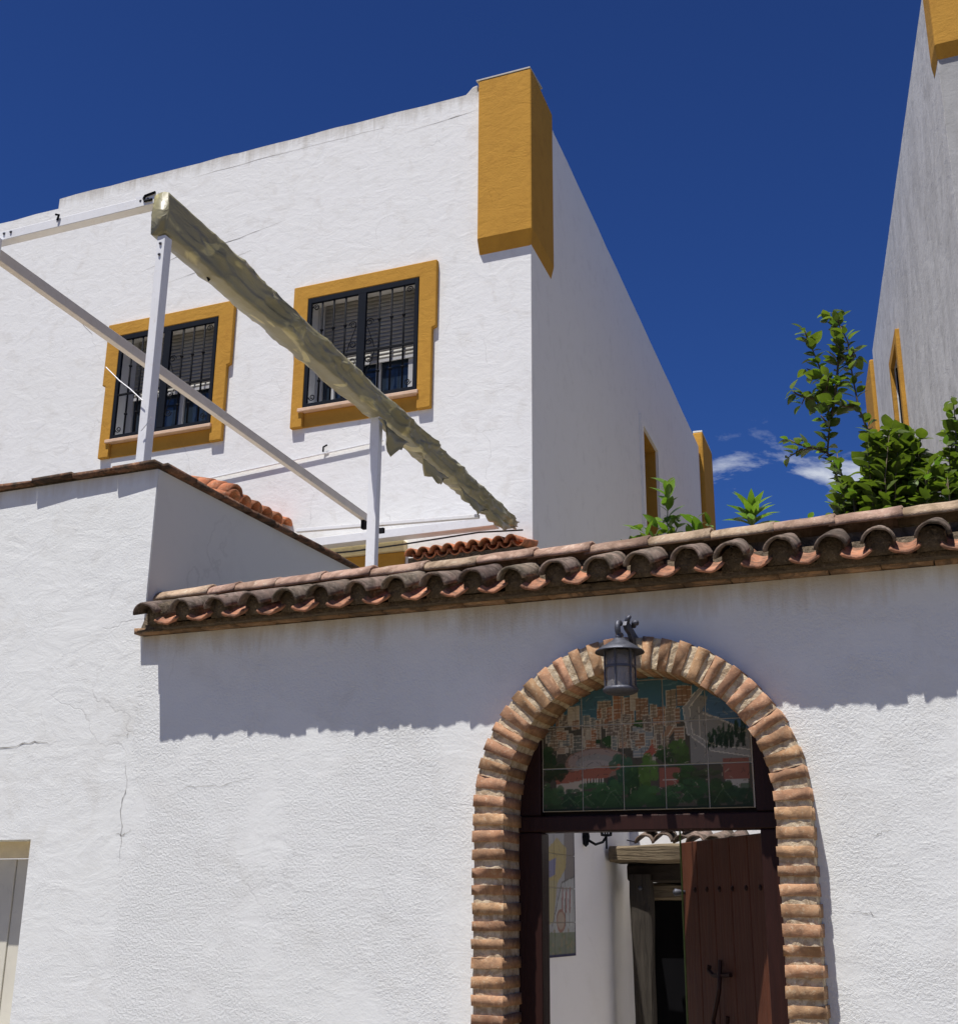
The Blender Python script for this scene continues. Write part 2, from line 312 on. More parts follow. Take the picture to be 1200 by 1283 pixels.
def awning_mat():
    m, nt, b = mat('yellowed_fabric_painted_glints'); P = geo_pos(nt, (1.6, 0.7, 1.6))
    n = noise_n(nt, P, 1.6, 3, 0.5, 0.6); n2 = noise_n(nt, P, 3.4, 3, 0.45, 1.2)
    c = mixrgb(nt, mrange(nt, n, 0.36, 0.64), (0.25, 0.235, 0.14), (0.35, 0.32, 0.175))
    c = mixrgb(nt, mrange(nt, n2, 0.60, 0.67, 0, 0.8), c, (0.66, 0.60, 0.30))  # pale patches paint the glare on the folds into the fabric colour
    nt.links.new(c, b.inputs['Base Color']); b.inputs['Roughness'].default_value = 0.42; b.inputs['Specular IOR Level'].default_value = 0.6
    t = nt.nodes.new('ShaderNodeBsdfTranslucent'); nt.links.new(mixrgb(nt, 1.0, c, (1.5, 1.4, 0.7), 'MULTIPLY'), t.inputs['Color'])
    mx = nt.nodes.new('ShaderNodeMixShader'); mx.inputs[0].default_value = 0.22
    o = nt.nodes['Material Output']; nt.links.new(b.outputs[0], mx.inputs[1]); nt.links.new(t.outputs[0], mx.inputs[2]); nt.links.new(mx.outputs[0], o.inputs['Surface'])
    r1 = noise_n(nt, geo_pos(nt, (4, 1.6, 4)), 2.6, 2, 0.4, 0.6)
    rid = mrange(nt, math_n(nt, 'ABSOLUTE', math_n(nt, 'SUBTRACT', r1, 0.5), 0), 0.0, 0.10, 1.0, 0.0)
    nt.links.new(bump(nt, rid, 0.22, 0.015), b.inputs['Normal'])
    b.inputs['Coat Weight'].default_value = 0.7; b.inputs['Coat Roughness'].default_value = 0.28; return m
M_AWN = awning_mat()
def painted_tile(name):
    m, nt, b = mat(name); a = nt.nodes.new('ShaderNodeVertexColor'); a.layer_name = 'print'
    nt.links.new(a.outputs['Color'], b.inputs['Base Color']); b.inputs['Roughness'].default_value = 0.55; b.inputs['Specular IOR Level'].default_value = 0.15
    nt.links.new(bump(nt, noise_n(nt, geo_pos(nt), 25, 3), 0.15, 0.003), b.inputs['Normal']); return m
M_PRINT = painted_tile('glazed_painted_tile')

# ------------------------------------------------------------------ wall builder: XZ rect grid with holes, irregular top, thickness in +Y
def wall_panel(x0, x1, z0, z1, holes, th, step=0.35, top_noise=0.0, seed=0.0, edge_noise=0.0):
    xs = {x0, x1}; zs = {z0, z1}
    for (a, b, c, d) in holes: xs |= {a, b}; zs |= {c, d}
    n = max(2, int((x1 - x0) / step))
    for i in range(1, n):
        x = x0 + (x1 - x0) * i / n
        if all(abs(x - q) > 0.03 for q in xs): xs.add(x)
    xs = sorted(xs); zs = sorted(zs)
    mb = MB(); idx = {}
    def V(i, j, k):
        key = (i, j, k)
        if key not in idx:
            x, z = xs[i], zs[j]
            if j == len(zs) - 1 and top_noise: z += top_noise * (noise.noise(Vector((x * 1.3, seed, 0))) + 0.6 * noise.noise(Vector((x * 5.1, seed, 3))))
            idx[key] = len(mb.v); mb.v.append((x, th if k else 0.0, z))
        return idx[key]
    def solid(i, j):
        if i < 0 or j < 0 or i >= len(xs)-1 or j >= len(zs)-1: return False
        cx = (xs[i]+xs[i+1])/2; cz = (zs[j]+zs[j+1])/2
        return not any(a < cx < b and c < cz < d for a, b, c, d in holes)
    for i in range(len(xs)-1):
        for j in range(len(zs)-1):
            if not solid(i, j): continue
            q = [(i,j),(i+1,j),(i+1,j+1),(i,j+1)]
            mb.f.append(tuple(V(a,b,0) for a,b in q)); mb.f.append(tuple(V(a,b,1) for a,b in reversed(q)))
            for (di,dj),(e0,e1) in {(0,-1):(q[0],q[1]),(1,0):(q[1],q[2]),(0,1):(q[2],q[3]),(-1,0):(q[3],q[0])}.items():
                if not solid(i+di, j+dj): mb.f.append((V(*e0,0), V(*e0,1), V(*e1,1), V(*e1,0)))
    mb.m = [0] * len(mb.f); return mb
def xform(mb, origin, dx):       # local x -> dx, local y -> inward normal, z up
    dx = Vector(dx).normalized(); dy = Vector((-dx.y, dx.x, 0)); o = Vector(origin)
    mb.v = [tuple(o + dx * v[0] + dy * v[1] + Vector((0,0,v[2]))) for v in mb.v]; return mb

def crack(parent, pts, Y, wmax=0.006, name='crack'):
    mb = MB(); P = []
    for i in range(len(pts)-1):
        a, b = pts[i], pts[i+1]
        for k in range(6):
            t = k/6; P.append((a[0]+(b[0]-a[0])*t + random.uniform(-.006,.006), a[1]+(b[1]-a[1])*t + random.uniform(-.006,.006)))
    P.append(pts[-1]); n = len(P)
    for i, (x, z) in enumerate(P):
        wd = wmax * math.sin(math.pi * (i+0.3)/(n+0.3)) * random.uniform(.3, 1)
        j = min(i+1, n-1); k = max(i-1, 0); t = Vector((P[j][0]-P[k][0], P[j][1]-P[k][1])).normalized()
        mb.v += [(x - t.y*wd/2, Y-0.002, z + t.x*wd/2), (x + t.y*wd/2, Y-0.002, z - t.x*wd/2)]
    for i in range(n-1): mb.f.append((2*i, 2*i+1, 2*i+3, 2*i+2)); mb.m.append(0)
    return mb.obj(name, M_CRACK, parent)

# ================================================================== GROUND
g = MB(); g.add([(-120,-120,0),(120,-120,0),(120,120,0),(-120,120,0)], [(0,1,2,3)]); g.obj('street_ground', M_PAVE, kind='structure')
g = MB(); g.add([(-2.4,5.5,.004),(4.5,5.5,.004),(4.5,8.42,.004),(-2.4,8.42,.004)], [(0,1,2,3)]); g.obj('patio_floor', M_PATF, kind='structure')

# ================================================================== MAIN HOUSE
YB = 12.2; XC = -4.48
house = thing('white_house', 'large white house with ochre window surrounds, rising behind the tiled garden wall', 'house', (-8, YB, 0))
W1 = (-7.45, -5.91, 7.55, 9.04); W2 = (-10.36, -8.80, 7.55, 9.05)
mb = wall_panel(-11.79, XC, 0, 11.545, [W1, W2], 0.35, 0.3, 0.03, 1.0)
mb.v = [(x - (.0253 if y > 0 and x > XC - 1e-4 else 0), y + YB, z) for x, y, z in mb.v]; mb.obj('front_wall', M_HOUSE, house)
mb = wall_panel(-15.5, -11.79, 0, 11.38, [], 0.35, 0.4, 0.03, 2.0)
mb.v = [(x, y + YB, z) for x, y, z in mb.v]; mb.obj('lower_front_wall', M_HOUSE, house)
# little rounded upstand where the parapet meets the corner block
mb = MB(); mb.prism([(-5.42,11.50),(-5.19,11.50),(-5.19,11.66),(-5.26,11.645),(-5.33,11.575)], YB+.01, YB+.3); mb.obj('parapet_upstand', M_HOUSE, house, bevel=0.015)
SD = Vector((-0.072, 0.997, 0)).normalized()      # direction of the side wall going back
sw = 13.27
SW = (6.55, 7.85, 7.35, 9.42)   # side window: from, to, sill, head
mb = wall_panel(0.004, sw, 0, 11.5, [SW], 0.35, 0.6, 0.02, 3.0)
mb.v = [(x + (.032 if x < .01 and y > .1 else 0), y - .003 if y == 0 else y, z) for x, y, z in mb.v]
# side wall must thicken to the left (-X): dy = (-dx.y, dx.x) = (-,..) ok
xform(mb, (XC, YB, 0), SD); mb.obj('side_wall', M_HSIDE, house)
mb = MB(); mb.add([(x, y, z) for z in (11.0, 11.1) for x, y in ((-15.5,YB+.35),(XC-.40,YB+.35),(XC-1.36,YB+13.2),(-15.5,YB+13.2))], [(0,3,2,1),(4,5,6,7),(0,1,5,4),(1,2,6,5),(2,3,7,6),(3,0,4,7)]); mb.obj('roof_slab', M_PATIO, house)
# side window: thin ochre lined recess with a white projecting edge
o0 = Vector((XC, YB, 0))
def side(p, a, z, outd=0.0): v = o0 + SD * a + Vector((SD.y, -SD.x, 0)) * outd; return (v.x, v.y, z)
sn = Vector((SD.y, -SD.x, 0))
def side_box(a0, a1, z0, z1, d0, d1, name, m, parent=house, bevel=0.0):
    mb = MB(); mb.box((a0, -d1, z0), (a1, -d0, z1)); xform(mb, o0, SD); return mb.obj(name, m, parent, bevel=bevel)
sw_o = MB()
for q in ((6.40,6.55,7.2,9.57),(7.85,8.0,7.2,9.57),(6.55,7.85,9.42,9.57),(6.55,7.85,7.2,7.35)):
    sw_o.box((q[0], -.05, q[2]), (q[1], 0.003, q[3]))
xform(sw_o, o0, SD); sso = sw_o.obj('side_window_surround', M_HSIDE, house)
lin = MB(); lin.box((7.83, 0.0, 7.35), (7.848, .3, 9.42)); lin.box((6.552, 0.0, 9.40), (7.83, .3, 9.418)); lin.box((6.552,0.0,7.35),(6.57,.3,9.4)); xform(lin, o0, SD); lin.obj('reveal', M_OCHRE, sso)
pn = MB(); pn.box((6.57, .27, 7.36), (7.83, .3, 9.40)); xform(pn, o0, SD); pn.obj('pane', M_DARK, sso)

def corner_block(parent, o, dx, lx, ly, z0, z1, ux=.13, drop=.2, name='corner_block'):
    # wraps an outer corner; o = corner, front face runs to -dx, side runs along dirn
    pass
# near corner block of main house (front projects in -Y, side projects in +X)
def wrap_block(name, C0, fdir, sdir, lf, ls, z0, z1, p, drop, m, parent, q=None):
    """C0 wall corner. fdir: unit vector along front wall away from the corner, sdir: along side wall away from corner."""
    C0 = Vector(C0); fd = Vector(fdir).normalized(); sdv = Vector(sdir).normalized()
    # outward normals
    nf = -Vector((sdv.x, sdv.y, 0)); ns = -Vector((fd.x, fd.y, 0))
    q = p if q is None else q
    outer = [C0 + fd*lf, C0 + fd*lf + nf*p, C0 + nf*p + ns*q, C0 + sdv*ls + ns*q, C0 + sdv*ls]
    inner = [C0 + fd*lf - nf*.2, C0 + sdv*ls - ns*.2]
    mb = MB()
    top = [v + Vector((0,0,z1)) for v in outer] + [C0 + fd*lf - nf*.30 + Vector((0,0,z1)), C0 - nf*.30 - ns*.30 + Vector((0,0,z1)), C0 + sdv*ls - ns*.30 + Vector((0,0,z1))]
    # order ring: A(front far, wall) B(front far, out) C(corner out) D(side far, out) E(side far, wall) F,G,H inner
    ring = [0,1,2,3,4,7,6,5]
    T = [top[i] for i in ring]
    pf = [z0 - drop, z0, z0, z0, z0 - drop, z0 - drop, z0 - drop, z0 - drop]
    Bv = [Vector((v.x, v.y, z)) for v, z in zip(T, pf)]
    n = 8; mb.add(T + Bv, [tuple(range(n))] + [(i, (i+1) % n, (i+1) % n + n, i + n) for i in range(n)])
    K = C0 + Vector((0,0,z0 - drop)); b = len(mb.v); mb.v.append(tuple(K))
    mb.f += [(8, 9, 10, b), (b, 10, 11, 12), (b, 12, 13, 14, 15, 8)]; mb.m += [0,0,0]
    return mb.obj(name, m, parent, bevel=0.02)
wrap_block('corner_block', (XC, YB, 0), (-1,0,0), SD, 0.66, 0.90, 9.38, 11.62, 0.10, 0.18, M_OCHRE, house, 0.045)
cp = MB(); cp.box((-5.16, YB-.105, 11.622), (-4.44, YB+.35, 11.64)); cp.obj('block_cap', M_HOUSE, house)
# far corner pilaster of side wall
side_box(sw+.05, sw+1.5, 6.0, 11.85, -.12, .10, 'far_pilaster', M_OCHRE, bevel=0.03)
side_box(sw+.06, sw+1.49, 11.852, 11.89, -.11, .09, 'pilaster_cap', M_RET)

# ---- barred windows
def barred_window(W, dl):
    x0, x1, z0, z1 = W; cxm = (x0+x1)/2
    s = MB(); e = 0.215; p = 0.062
    L0 = x0-.22; R0 = x1+.235; Tz = z1+.20; Bz = z0-.245; st = z0+.80
    s.prism([(L0,Tz),(R0,Tz),(R0,st),(R0-.05,st-.02),(R0-.05,Bz),(x1+.005,Bz),(x1+.005,z1+.005),(x0-.005,z1+.005),(x0-.005,Bz),(L0+.05,Bz),(L0+.05,st-.01),(L0,st)], YB-p, YB+.003)
    s.box((x0-.005, YB-.018, Bz), (x1+.005, YB+.003, z0-.05))
    sur = s.obj('window_surround', M_OCHRE, house, bevel=0.012)
    t = MB(); t.box((x0-.06, YB-p-.03, z0-.05), (x1+.03, YB+.32, z0-.004)); t.obj('sill', M_SILL, sur, bevel=0.006)
    # glazing behind
    gl = MB(); gl.box((x0, YB+.24, z0), (x1, YB+.25, z1)); gl.obj('glass_pane', M_GLASS, sur)
    fr = MB()
    for a, b in ((x0, x0+.10), (x1-.06, x1), (x0+.24, x0+.28), (cxm+.09, cxm+.15), (x1-.24, x1-.18)):
        fr.box((a, YB+.20, z0+.02), (b, YB+.236, z1))
    fr.box((x0, YB+.20, z0), (x1, YB+.238, z0+.05)); fr.obj('white_casement', M_PVC, sur)
    # roller shutter, slats one by one
    zb = z0 + (0.60 if dl == 0 else 0.66); n = int((z1 - zb)/.052)
    me = MB(); me.prism([(x0+.10, 0), (x1-.05, 0), (x1-.05, .046), (x0+.10, .046)], -.008, .008)
    me = MB(); yy = [(-.006,.001),(-.008,.025),(-.005,.049),(.006,.046),(.006,.004)]
    me.add([(x0+.12, y, z) for y, z in yy] + [(x1-.03, y, z) for y, z in yy], [(0,1,2,3,4),(9,8,7,6,5)] + [(i,(i+1)%5,(i+1)%5+5,i+5) for i in range(5)])
    slat = me.mesh('shutter_slat', M_SHUT)
    for k in range(n): 
        o = inst('shutter_slat', slat, house, (0, YB+.185, zb + k*.052))
    fr = MB(); fr.box((x0+.12, YB+.172, zb-.04), (x1-.03, YB+.192, zb-.002)); fr.obj('shutter_rail', M_PVC, sur)
    # iron grille
    gy = YB - .045; g = MB(); fwd = .052
    g.box((x0, gy-.02, z0+.0), (x0+fwd, gy+.02, z1)); g.box((x1-fwd, gy-.02, z0), (x1, gy+.02, z1))
    g.box((x0+fwd, gy-.02, z1-.07), (x1-fwd, gy+.02, z1)); g.box((x0+fwd, gy-.02, z0), (x1-fwd, gy+.02, z0+.055))
    g.box((cxm-.055, gy-.022, z0+.055), (cxm+.055, gy+.022, z1-.07)); g.obj('grille_frame', M_NAVY, sur, bevel=0.004)
    hz = z0 + .63
    b = MB(); b.box((x0+fwd, gy-.01, hz-.013), (x1-fwd, gy+.01, hz+.013)); b.obj('grille_rail', M_IRON, sur)
    bm_ = MB(); bm_.box((-.009,-.009,z0+.055), (.009,.009,z1-.07))
    for zz in (z0+1.03, z0+.34): bm_.lathe((0,0,zz), [(.001,-.024),(.021,-.01),(.024,0),(.021,.01),(.001,.024)], 8)
    barm = bm_.mesh('grille_bar', M_IRON)
    for hx in (x0+fwd, cxm+.055):
        wd = (x1 - x0)/2 - fwd - .055
        for k in range(1, 4):
            xx = hx + wd*k/4 + (-.015 if hx == x0+fwd else .02)
            inst('grille_bar', barm, house, (xx, gy, 0))
    # scrolls around the centre crossing and in the corners
    sc = MB()
    def flush():
        nonlocal sc
        sc.obj('grille_scroll', M_IRON, sur); sc = MB()
    def spiral(cx, cz, sx, sz, r=.055, turns=1.4, rr=.007):
        pts = [(cx + sx*(r*(1-t*.75))*math.cos(turns*2*math.pi*t), gy-.012, cz + sz*(r*(1-t*.75))*math.sin(turns*2*math.pi*t)) for t in [i/16 for i in range(17)]]
        sc.tube(pts, rr, 5); flush()
    for sx in (-1, 1):
        for zz, szn in ((hz+.11, 1), (hz-.11, -1), (hz+.38, 1), (hz-.38,-1)): spiral(cxm + sx*.115, zz, sx, szn)
        sc.tube([(cxm+sx*.19, gy-.012, hz+.03), (cxm+sx*.13, gy-.012, hz+.2), (cxm+sx*.07, gy-.012, hz+.36)], .006, 5); flush()
        sc.tube([(cxm+sx*.19, gy-.012, hz-.03), (cxm+sx*.13, gy-.012, hz-.2), (cxm+sx*.07, gy-.012, hz-.36)], .006, 5); flush()
        spiral(cxm + sx*((x1-x0)/2 - .12), z1-.14, sx, 1, .045); spiral(cxm + sx*((x1-x0)/2 - .12), z0+.13, sx, -1, .045)
    return sur
s1 = barred_window(W1, 0); s1['label'] = 'ochre surround of the right barred window'
s2 = barred_window(W2, 1); s2['label'] = 'ochre surround of the left barred window'

# cracks on the house front
for pts in ([(-10.3,10.0),(-9.6,10.12),(-8.6,10.2),(-7.9,10.32)], [(-9.9,9.72),(-9.0,9.86),(-8.4,9.98)], [(-11.3,9.6),(-10.9,9.2)],
            [(-6.2,11.2),(-5.6,11.25),(-5.2,11.28)], [(-9.5,11.33),(-8.2,11.36),(-6.5,11.36)],
            [(-10.9,9.3),(-10.5,9.0),(-10.45,8.8)]):
    crack(house, pts, YB, 0.010)
# lower ledges, door surround and small canopy at the foot of the front wall
lg = MB(); lg.box((-9.3, YB-.10, 5.585), (-6.0, YB+.003, 5.70)); lg.obj('cream_band', M_CREAM, house, bevel=.01)
lg = MB(); lg.box((-9.3, YB-.05, 4.9), (-6.02, YB+.003, 5.58)); lg.obj('ochre_lintel', M_OCHRE, house, bevel=.01)

# small tiled canopy over the house door
def barrel_mesh(name, m, r0, r1, Ln, th=.012, seg=9, arc=math.pi, up=True, jit=0.0):
    """half-round clay tile, lip at y=0, running back along +y"""
    mb = MB(); rings = 3
    for i in range(rings+1):
        y = Ln*i/rings; r = r0 + (r1-r0)*i/rings
        for k in range(seg+1):
            a = -arc/2 + arc*k/seg
            for rr in (r, r-th):
                x = rr*math.sin(a); z = rr*math.cos(a)
                j = jit*noise.noise(Vector((x*30, y*30, r0*100)))
                mb.v.append((x + j, y + (j if i else j*1.5), (z if up else -z) + j))
    S = (seg+1)*2
    for i in range(rings):
        for k in range(seg):
            a = i*S + k*2; b = a+2; c = a+S; d = b+S
            mb.f += [(a,b,d,c), (a+1,c+1,d+1,b+1)]
        for k in (0, seg):
            a = i*S+k*2; mb.f.append((a, a+1, a+S+1, a+S))
    for i in (0, rings):
        for k in range(seg):
            a = i*S+k*2; mb.f.append((a, a+1, a+3, a+2))
    mb.m = [0]*len(mb.f); return mb.mesh(name, m, True)

canopy = thing('door_canopy', 'small row of red clay tiles sheltering the pinkish foot of the house by its corner', 'canopy', (-5.3, YB, 5.6))
cov = barrel_mesh('cover_tile', M_TERRA, .085, .075, .42); cha = barrel_mesh('channel_tile', M_TERRA, .08, .09, .42, up=False)
CY0 = 11.83
n = 9
pcL = onY(507, 694, CY0); pcR = onY(648, 674, CY0)
for i in range(n):
    x = pcL.x + (pcR.x-pcL.x)*(i+.5)/n; z = pcL.z + (pcR.z-pcL.z)*(i+.5)/n + .0
    sc = (pcR.x-pcL.x)/n/.165
    inst('cover_tile', cov, canopy, (x, CY0, z-.03), (.2,0,0), (sc,1,1))
    inst('channel_tile', cha, canopy, (x+(pcR.x-pcL.x)/n/2, CY0+.02, z+.0), (.2,0,0), (sc,1,1))
mb = MB(); mb.box((pcL.x+.02, CY0+.05, pcL.z-.10), (pcR.x+.03, YB-.003, pcL.z-.04)); mb.obj('mortar_bed', M_MOSS, canopy)

# small roof pier with bright terracotta tiles left of the pergola post
pier = thing('tiled_pier', 'small masonry pier with bright terracotta tile cap against the house, above the annex edge', 'pier', (-7.7, 11.4, 0))
mb = MB(); mb.box((-8.2, 10.85, 3), (-7.72, YB-.003, 5.83)); mb.obj('pier_wall', M_HOUSE, pier)
XP = -7.56
c1 = barrel_mesh('cover_tile', M_TERRA, .12, .105, .55, .016, jit=.01); ch1 = barrel_mesh('channel_tile', M_TERRA, .115, .125, .5, .016, up=False, jit=.01)
for i in range(6):
    y = 10.98 + .225*i
    q = onX(285 + (352-285)*i/5, 600 + (648-600)*i/5, XP)
    inst('cover_tile', c1, pier, (XP, y, 6.02), (-.35, 0, 0+math.pi/2), (1,1,1)).rotation_euler = (.35, 0, math.pi/2)
    inst('channel_tile', ch1, pier, (XP-.02, y+.112, 6.00), (.35, 0, math.pi/2))
for k in range(3):
    inst('end_tile', c1, pier, (XP-.02-.15*k, 11.02, 6.05+.05*k), (.30, 0, math.pi/2), (1.25, 1, 1.35))
mb = MB(); mb.prism([(-8.2,5.83),(-7.68,5.83),(-7.68,5.92),(-8.2,6.1)], 10.9, YB-.003); mb.obj('mortar_bed', M_MORTAR, pier)

# rod and hook on the wall
rod = thing('wall_rod', 'thin grey rod with a small hook fixed across the house wall under the windows', 'rod', (-7.2, YB-.03, 6.92))
mb = MB(); a = onY(255, 601, YB-.03); b = onY(480, 552, YB-.03); mb.tube([a, b], .012, 6); mb.obj('rod', M_WMETAL, rod)
h = onY(405, 566, YB-.03); mb = MB(); mb.tube([h, h+Vector((0,0,.06)), h+Vector((.05,0,.08))], .012, 5); mb.obj('hook', M_IRON, rod)

# ================================================================== RIGHT BUILDING
RP0 = Vector((0.114, 12.375, 0)); RD = Vector((-0.157, 0.988, 0)).normalized()
rb = thing('grey_building', 'tall grey weathered building with ochre corner blocks at the right edge', 'building', (1, 12, 0))
rc = RP0 + RD * (-0.45)           # near corner
HR = 11.45
mb = MB()
def rbx(a, out_, z): v = rc + RD*a + Vector((-RD.y, RD.x, 0))*out_; return Vector((v.x, v.y, z))   # out_ to the left of the wall
# side wall panel with window hole. local x along -RD so that +y is inward (to the right)
LA = 9.87
RW = (5.82, 6.75, 7.6, 9.70)
mb = wall_panel(-LA, 0, 0, HR, [(-RW[1], -RW[0], RW[2], RW[3])], .35, .5, .02, 5.0)
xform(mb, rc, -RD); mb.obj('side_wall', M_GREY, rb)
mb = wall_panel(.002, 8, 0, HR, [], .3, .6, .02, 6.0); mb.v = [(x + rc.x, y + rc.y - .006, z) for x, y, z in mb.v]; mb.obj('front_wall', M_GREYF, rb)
mb = MB(); mb.box((rc.x+.2, rc.y+.3, 10.9), (8, 21, 11.0)); mb.obj('roof_slab', M_PATIO, rb)
def rbox(a0, a1, z0, z1, d0, d1, name, m, parent=rb, bevel=0.0):
    mb = MB(); mb.box((-a1, -d1, z0), (-a0, -d0, z1)); xform(mb, rc, -RD); return mb.obj(name, m, parent, bevel=bevel)
s = MB()
for q in ((5.65,5.82,7.4,9.87),(6.75,6.9,7.4,9.87),(5.82,6.75,9.70,9.87),(5.82,6.75,7.4,7.6)): s.box((-q[1], -.06, q[2]), (-q[0], .003, q[3]))
xform(s, rc, -RD); rs = s.obj('window_surround', M_OCHRE, rb, bevel=.01)
s = MB(); s.box((-6.75, .05, 7.6), (-5.82, .06, 9.70)); xform(s, rc, -RD); s.obj('glass_pane', M_DARK, rs)  # near-black sheet set forward, standing in for the shaded window opening
s = MB(); s.box((-6.75, .02, 7.6), (-6.69, .048, 9.70)); s.box((-6.32, .02, 7.6), (-6.26, .048, 9.70)); s.box((-5.88,.02,7.6),(-5.82,.048,9.70)); xform(s, rc, -RD); s.obj('dark_casement', M_NAVY, rs)
s = MB(); s.box((-6.2, -.04, 7.95), (-5.9, -.01, 8.35)); xform(s, rc, -RD)
rbox(LA+.02, LA+1.5, 6.5, 11.3, -.35, .07, 'far_pilaster', M_OCHRE, bevel=.03)
wrap_block('corner_block', rc, (1,0,0), RD, .6, .30, 10.40, 12.0, .08, .16, M_OCHRE, rb, .025)

# ================================================================== ANNEX (higher white wall on the left)
annex = thing('white_annex', 'higher white wall with thin clay coping and pale shutter, left of the tiled eave', 'wall', (-5, 5.2, 0))
XA = -4.085
SHW = (-5.6, -4.672, 0.9, 2.03)
mb = wall_panel(-8.5, XA, 0, 3.985, [SHW], .3, .25, .006, 9.0)
mb.v = [(x, y+5.2, z) for x, y, z in mb.v]; mb.obj('front_wall', M_ANNEX, annex)
mb = MB(); NS = 40
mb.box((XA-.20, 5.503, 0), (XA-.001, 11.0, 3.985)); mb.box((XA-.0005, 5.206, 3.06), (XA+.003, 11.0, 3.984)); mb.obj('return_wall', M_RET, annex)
mb = MB(); mb.box((-8.5, 5.5, 3.5), (XA-.22, 11.0, 3.6)); mb.obj('terrace_slab', M_PATF, annex)
cm = []
for v in range(4):
    mb = MB(); random.seed(40+v)
    mb.box((-.138,-.045,0),(.138,.20,.022)); o = mb.mesh('coping_tile', M_COPING); 
    for vt in o.vertices: vt.co += Vector((random.uniform(-.006,.006), random.uniform(-.007,.007), random.uniform(-.004,.004)))
    cm.append(o)
x = XA - .13
while x > -6.4:
    o = inst('coping_tile', random.choice(cm), annex, (x, 5.2, 3.998+random.uniform(-.003,.003)), (random.uniform(-.02,.02), random.uniform(-.02,.02), 0)); x -= .282
y = 5.36
while y < 10.8:
    inst('coping_tile', random.choice(cm), annex, (XA, y, 3.992+random.uniform(-.004,.004)), (random.uniform(-.02,.02), random.uniform(-.02,.02), math.pi/2)); y += .284
mb = MB(); mb.box((-8.5, 5.205, 3.985), (XA-.01, 5.4, 3.997)); mb.box((XA-.2, 5.4, 3.985), (XA-.005, 10.9, 3.99)); mb.obj('coping_bed', M_MOSS, annex)
# shutter window
sh = MB(); sh.box((-5.6, 5.36, 1.945), (-4.673, 5.40, 2.03)); sho = sh.obj('shutter_head', M_LINT, annex)
for k in range(8):
    x1 = -4.675 - .118*k
    b = MB(); b.box((x1-.114, 5.375+.006*(k%2), .9), (x1, 5.40, 1.94)); b.obj('shutter_board', M_BOARD, sho, bevel=.003)
crack(annex, [(-5.2,2.50),(-4.85,2.515),(-4.72,2.53),(-4.60,2.515)], 5.2, .008)
P_ = lambda x, y: (onY(x, y, 5.2).x, onY(x, y, 5.2).z)
crack(annex, [P_(156,950), P_(160,985), P_(152,1010), P_(153,1045), P_(150,1090)], 5.2, .006)
crack(annex, [P_(145,1045), P_(155,1046), P_(165,1040)], 5.2, .006)
crack(annex, [P_(140,920), P_(160,923), P_(163,915)], 5.2, .004)

# ================================================================== GARDEN WALL with arch opening
gw = thing('garden_wall', 'white rendered garden wall with an eave of old roof tiles, holding the brick archway', 'wall', (-2, 5.2, 0))
ACX, ACZ = -1.436, 2.112; RI, RO = 0.576, 0.722; YF = 5.10      # brick ring, front plane YF
# wall polygon with arch hole (front Y=5.2, back 5.5)
RW_ = RO - .03
def arch_wall():
    mb = MB(); x0, x1, zt = XA, 4.5, 3.05
    seg = 28
    arc = [(ACX - RW_*math.cos(math.pi*k/seg), ACZ + RW_*math.sin(math.pi*k/seg)) for k in range(seg+1)]
    for Y in (5.2, 5.5):
        b = len(mb.v)
        # left column, right column, strips above arc
        mb.v += [(x0,Y,0),(ACX-RW_,Y,0),(ACX-RW_,Y,ACZ),(ACX-RW_,Y,zt),(x0,Y,zt)]; mb.f.append((b,b+1,b+2,b+3,b+4))
        b = len(mb.v); mb.v += [(ACX+RW_,Y,0),(x1,Y,0),(x1,Y,zt),(ACX+RW_,Y,zt),(ACX+RW_,Y,ACZ)]; mb.f.append((b,b+1,b+2,b+3,b+4))
        b = len(mb.v)
        for (x, z) in arc: mb.v += [(x,Y,z),(x,Y,zt)]
        for k in range(seg): mb.f.append((b+2*k, b+2*k+2, b+2*k+3, b+2*k+1))
    # reveal + top
    b = len(mb.v); prof = [(ACX-RW_,0)] + arc + [(ACX+RW_,0)]
    for (x,z) in prof: mb.v += [(x,5.2,z),(x,5.5,z)]
    for k in range(len(prof)-1): mb.f.append((b+2*k,b+2*k+1,b+2*k+3,b+2*k+2))
    mb.add([(x0,5.2,zt),(x1,5.2,zt),(x1,5.5,zt),(x0,5.5,zt)], [(0,1,2,3)])
    mb.m = [0]*len(mb.f)
    return mb
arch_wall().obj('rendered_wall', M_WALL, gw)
# hairline cracks
crack(gw, [P_(205,1000), P_(240,985), P_(275,985), P_(315,975)], 5.2, .003)
crack(gw, [P_(1090,1048), P_(1105,1042), P_(1120,1040)], 5.2, .004)
crack(gw, [P_(1060,1145), P_(1085,1143), P_(1100,1148)], 5.2, .003)

# ---- tiled eave
random.seed(21)
YL = 4.985
under = MB()
um = []
for v in range(3):
    b = MB(); b.box((-.10,0,0),(.10,.3,.028)); me = b.mesh('eave_brick', M_UNDER)
    for vt in me.vertices: vt.co += Vector((random.uniform(-.004,.004), random.uniform(-.006,.006), random.uniform(-.004,.004)))
    um.append(me)
xs0 = -3.80; SP = 0.1965
nt_ = 31
x = -3.995
while x < 2.2:
    inst('eave_brick', random.choice(um), gw, (x, 5.145, 3.052+random.uniform(-.003,.003)), (random.uniform(-.02,.02),0,random.uniform(-.02,.02))); x += .207
covs = [barrel_mesh('cover_tile', M_TILE, .071+random.uniform(-.003,.004), .060, .31, .013, 12, math.pi*.92, jit=.005) for _ in range(5)]
chas = [barrel_mesh('channel_tile', M_TILEC, .085+random.uniform(-.003,.003), .090, .31, .012, 10, math.pi*.52, up=False, jit=.004) for _ in range(4)]
SL = .16
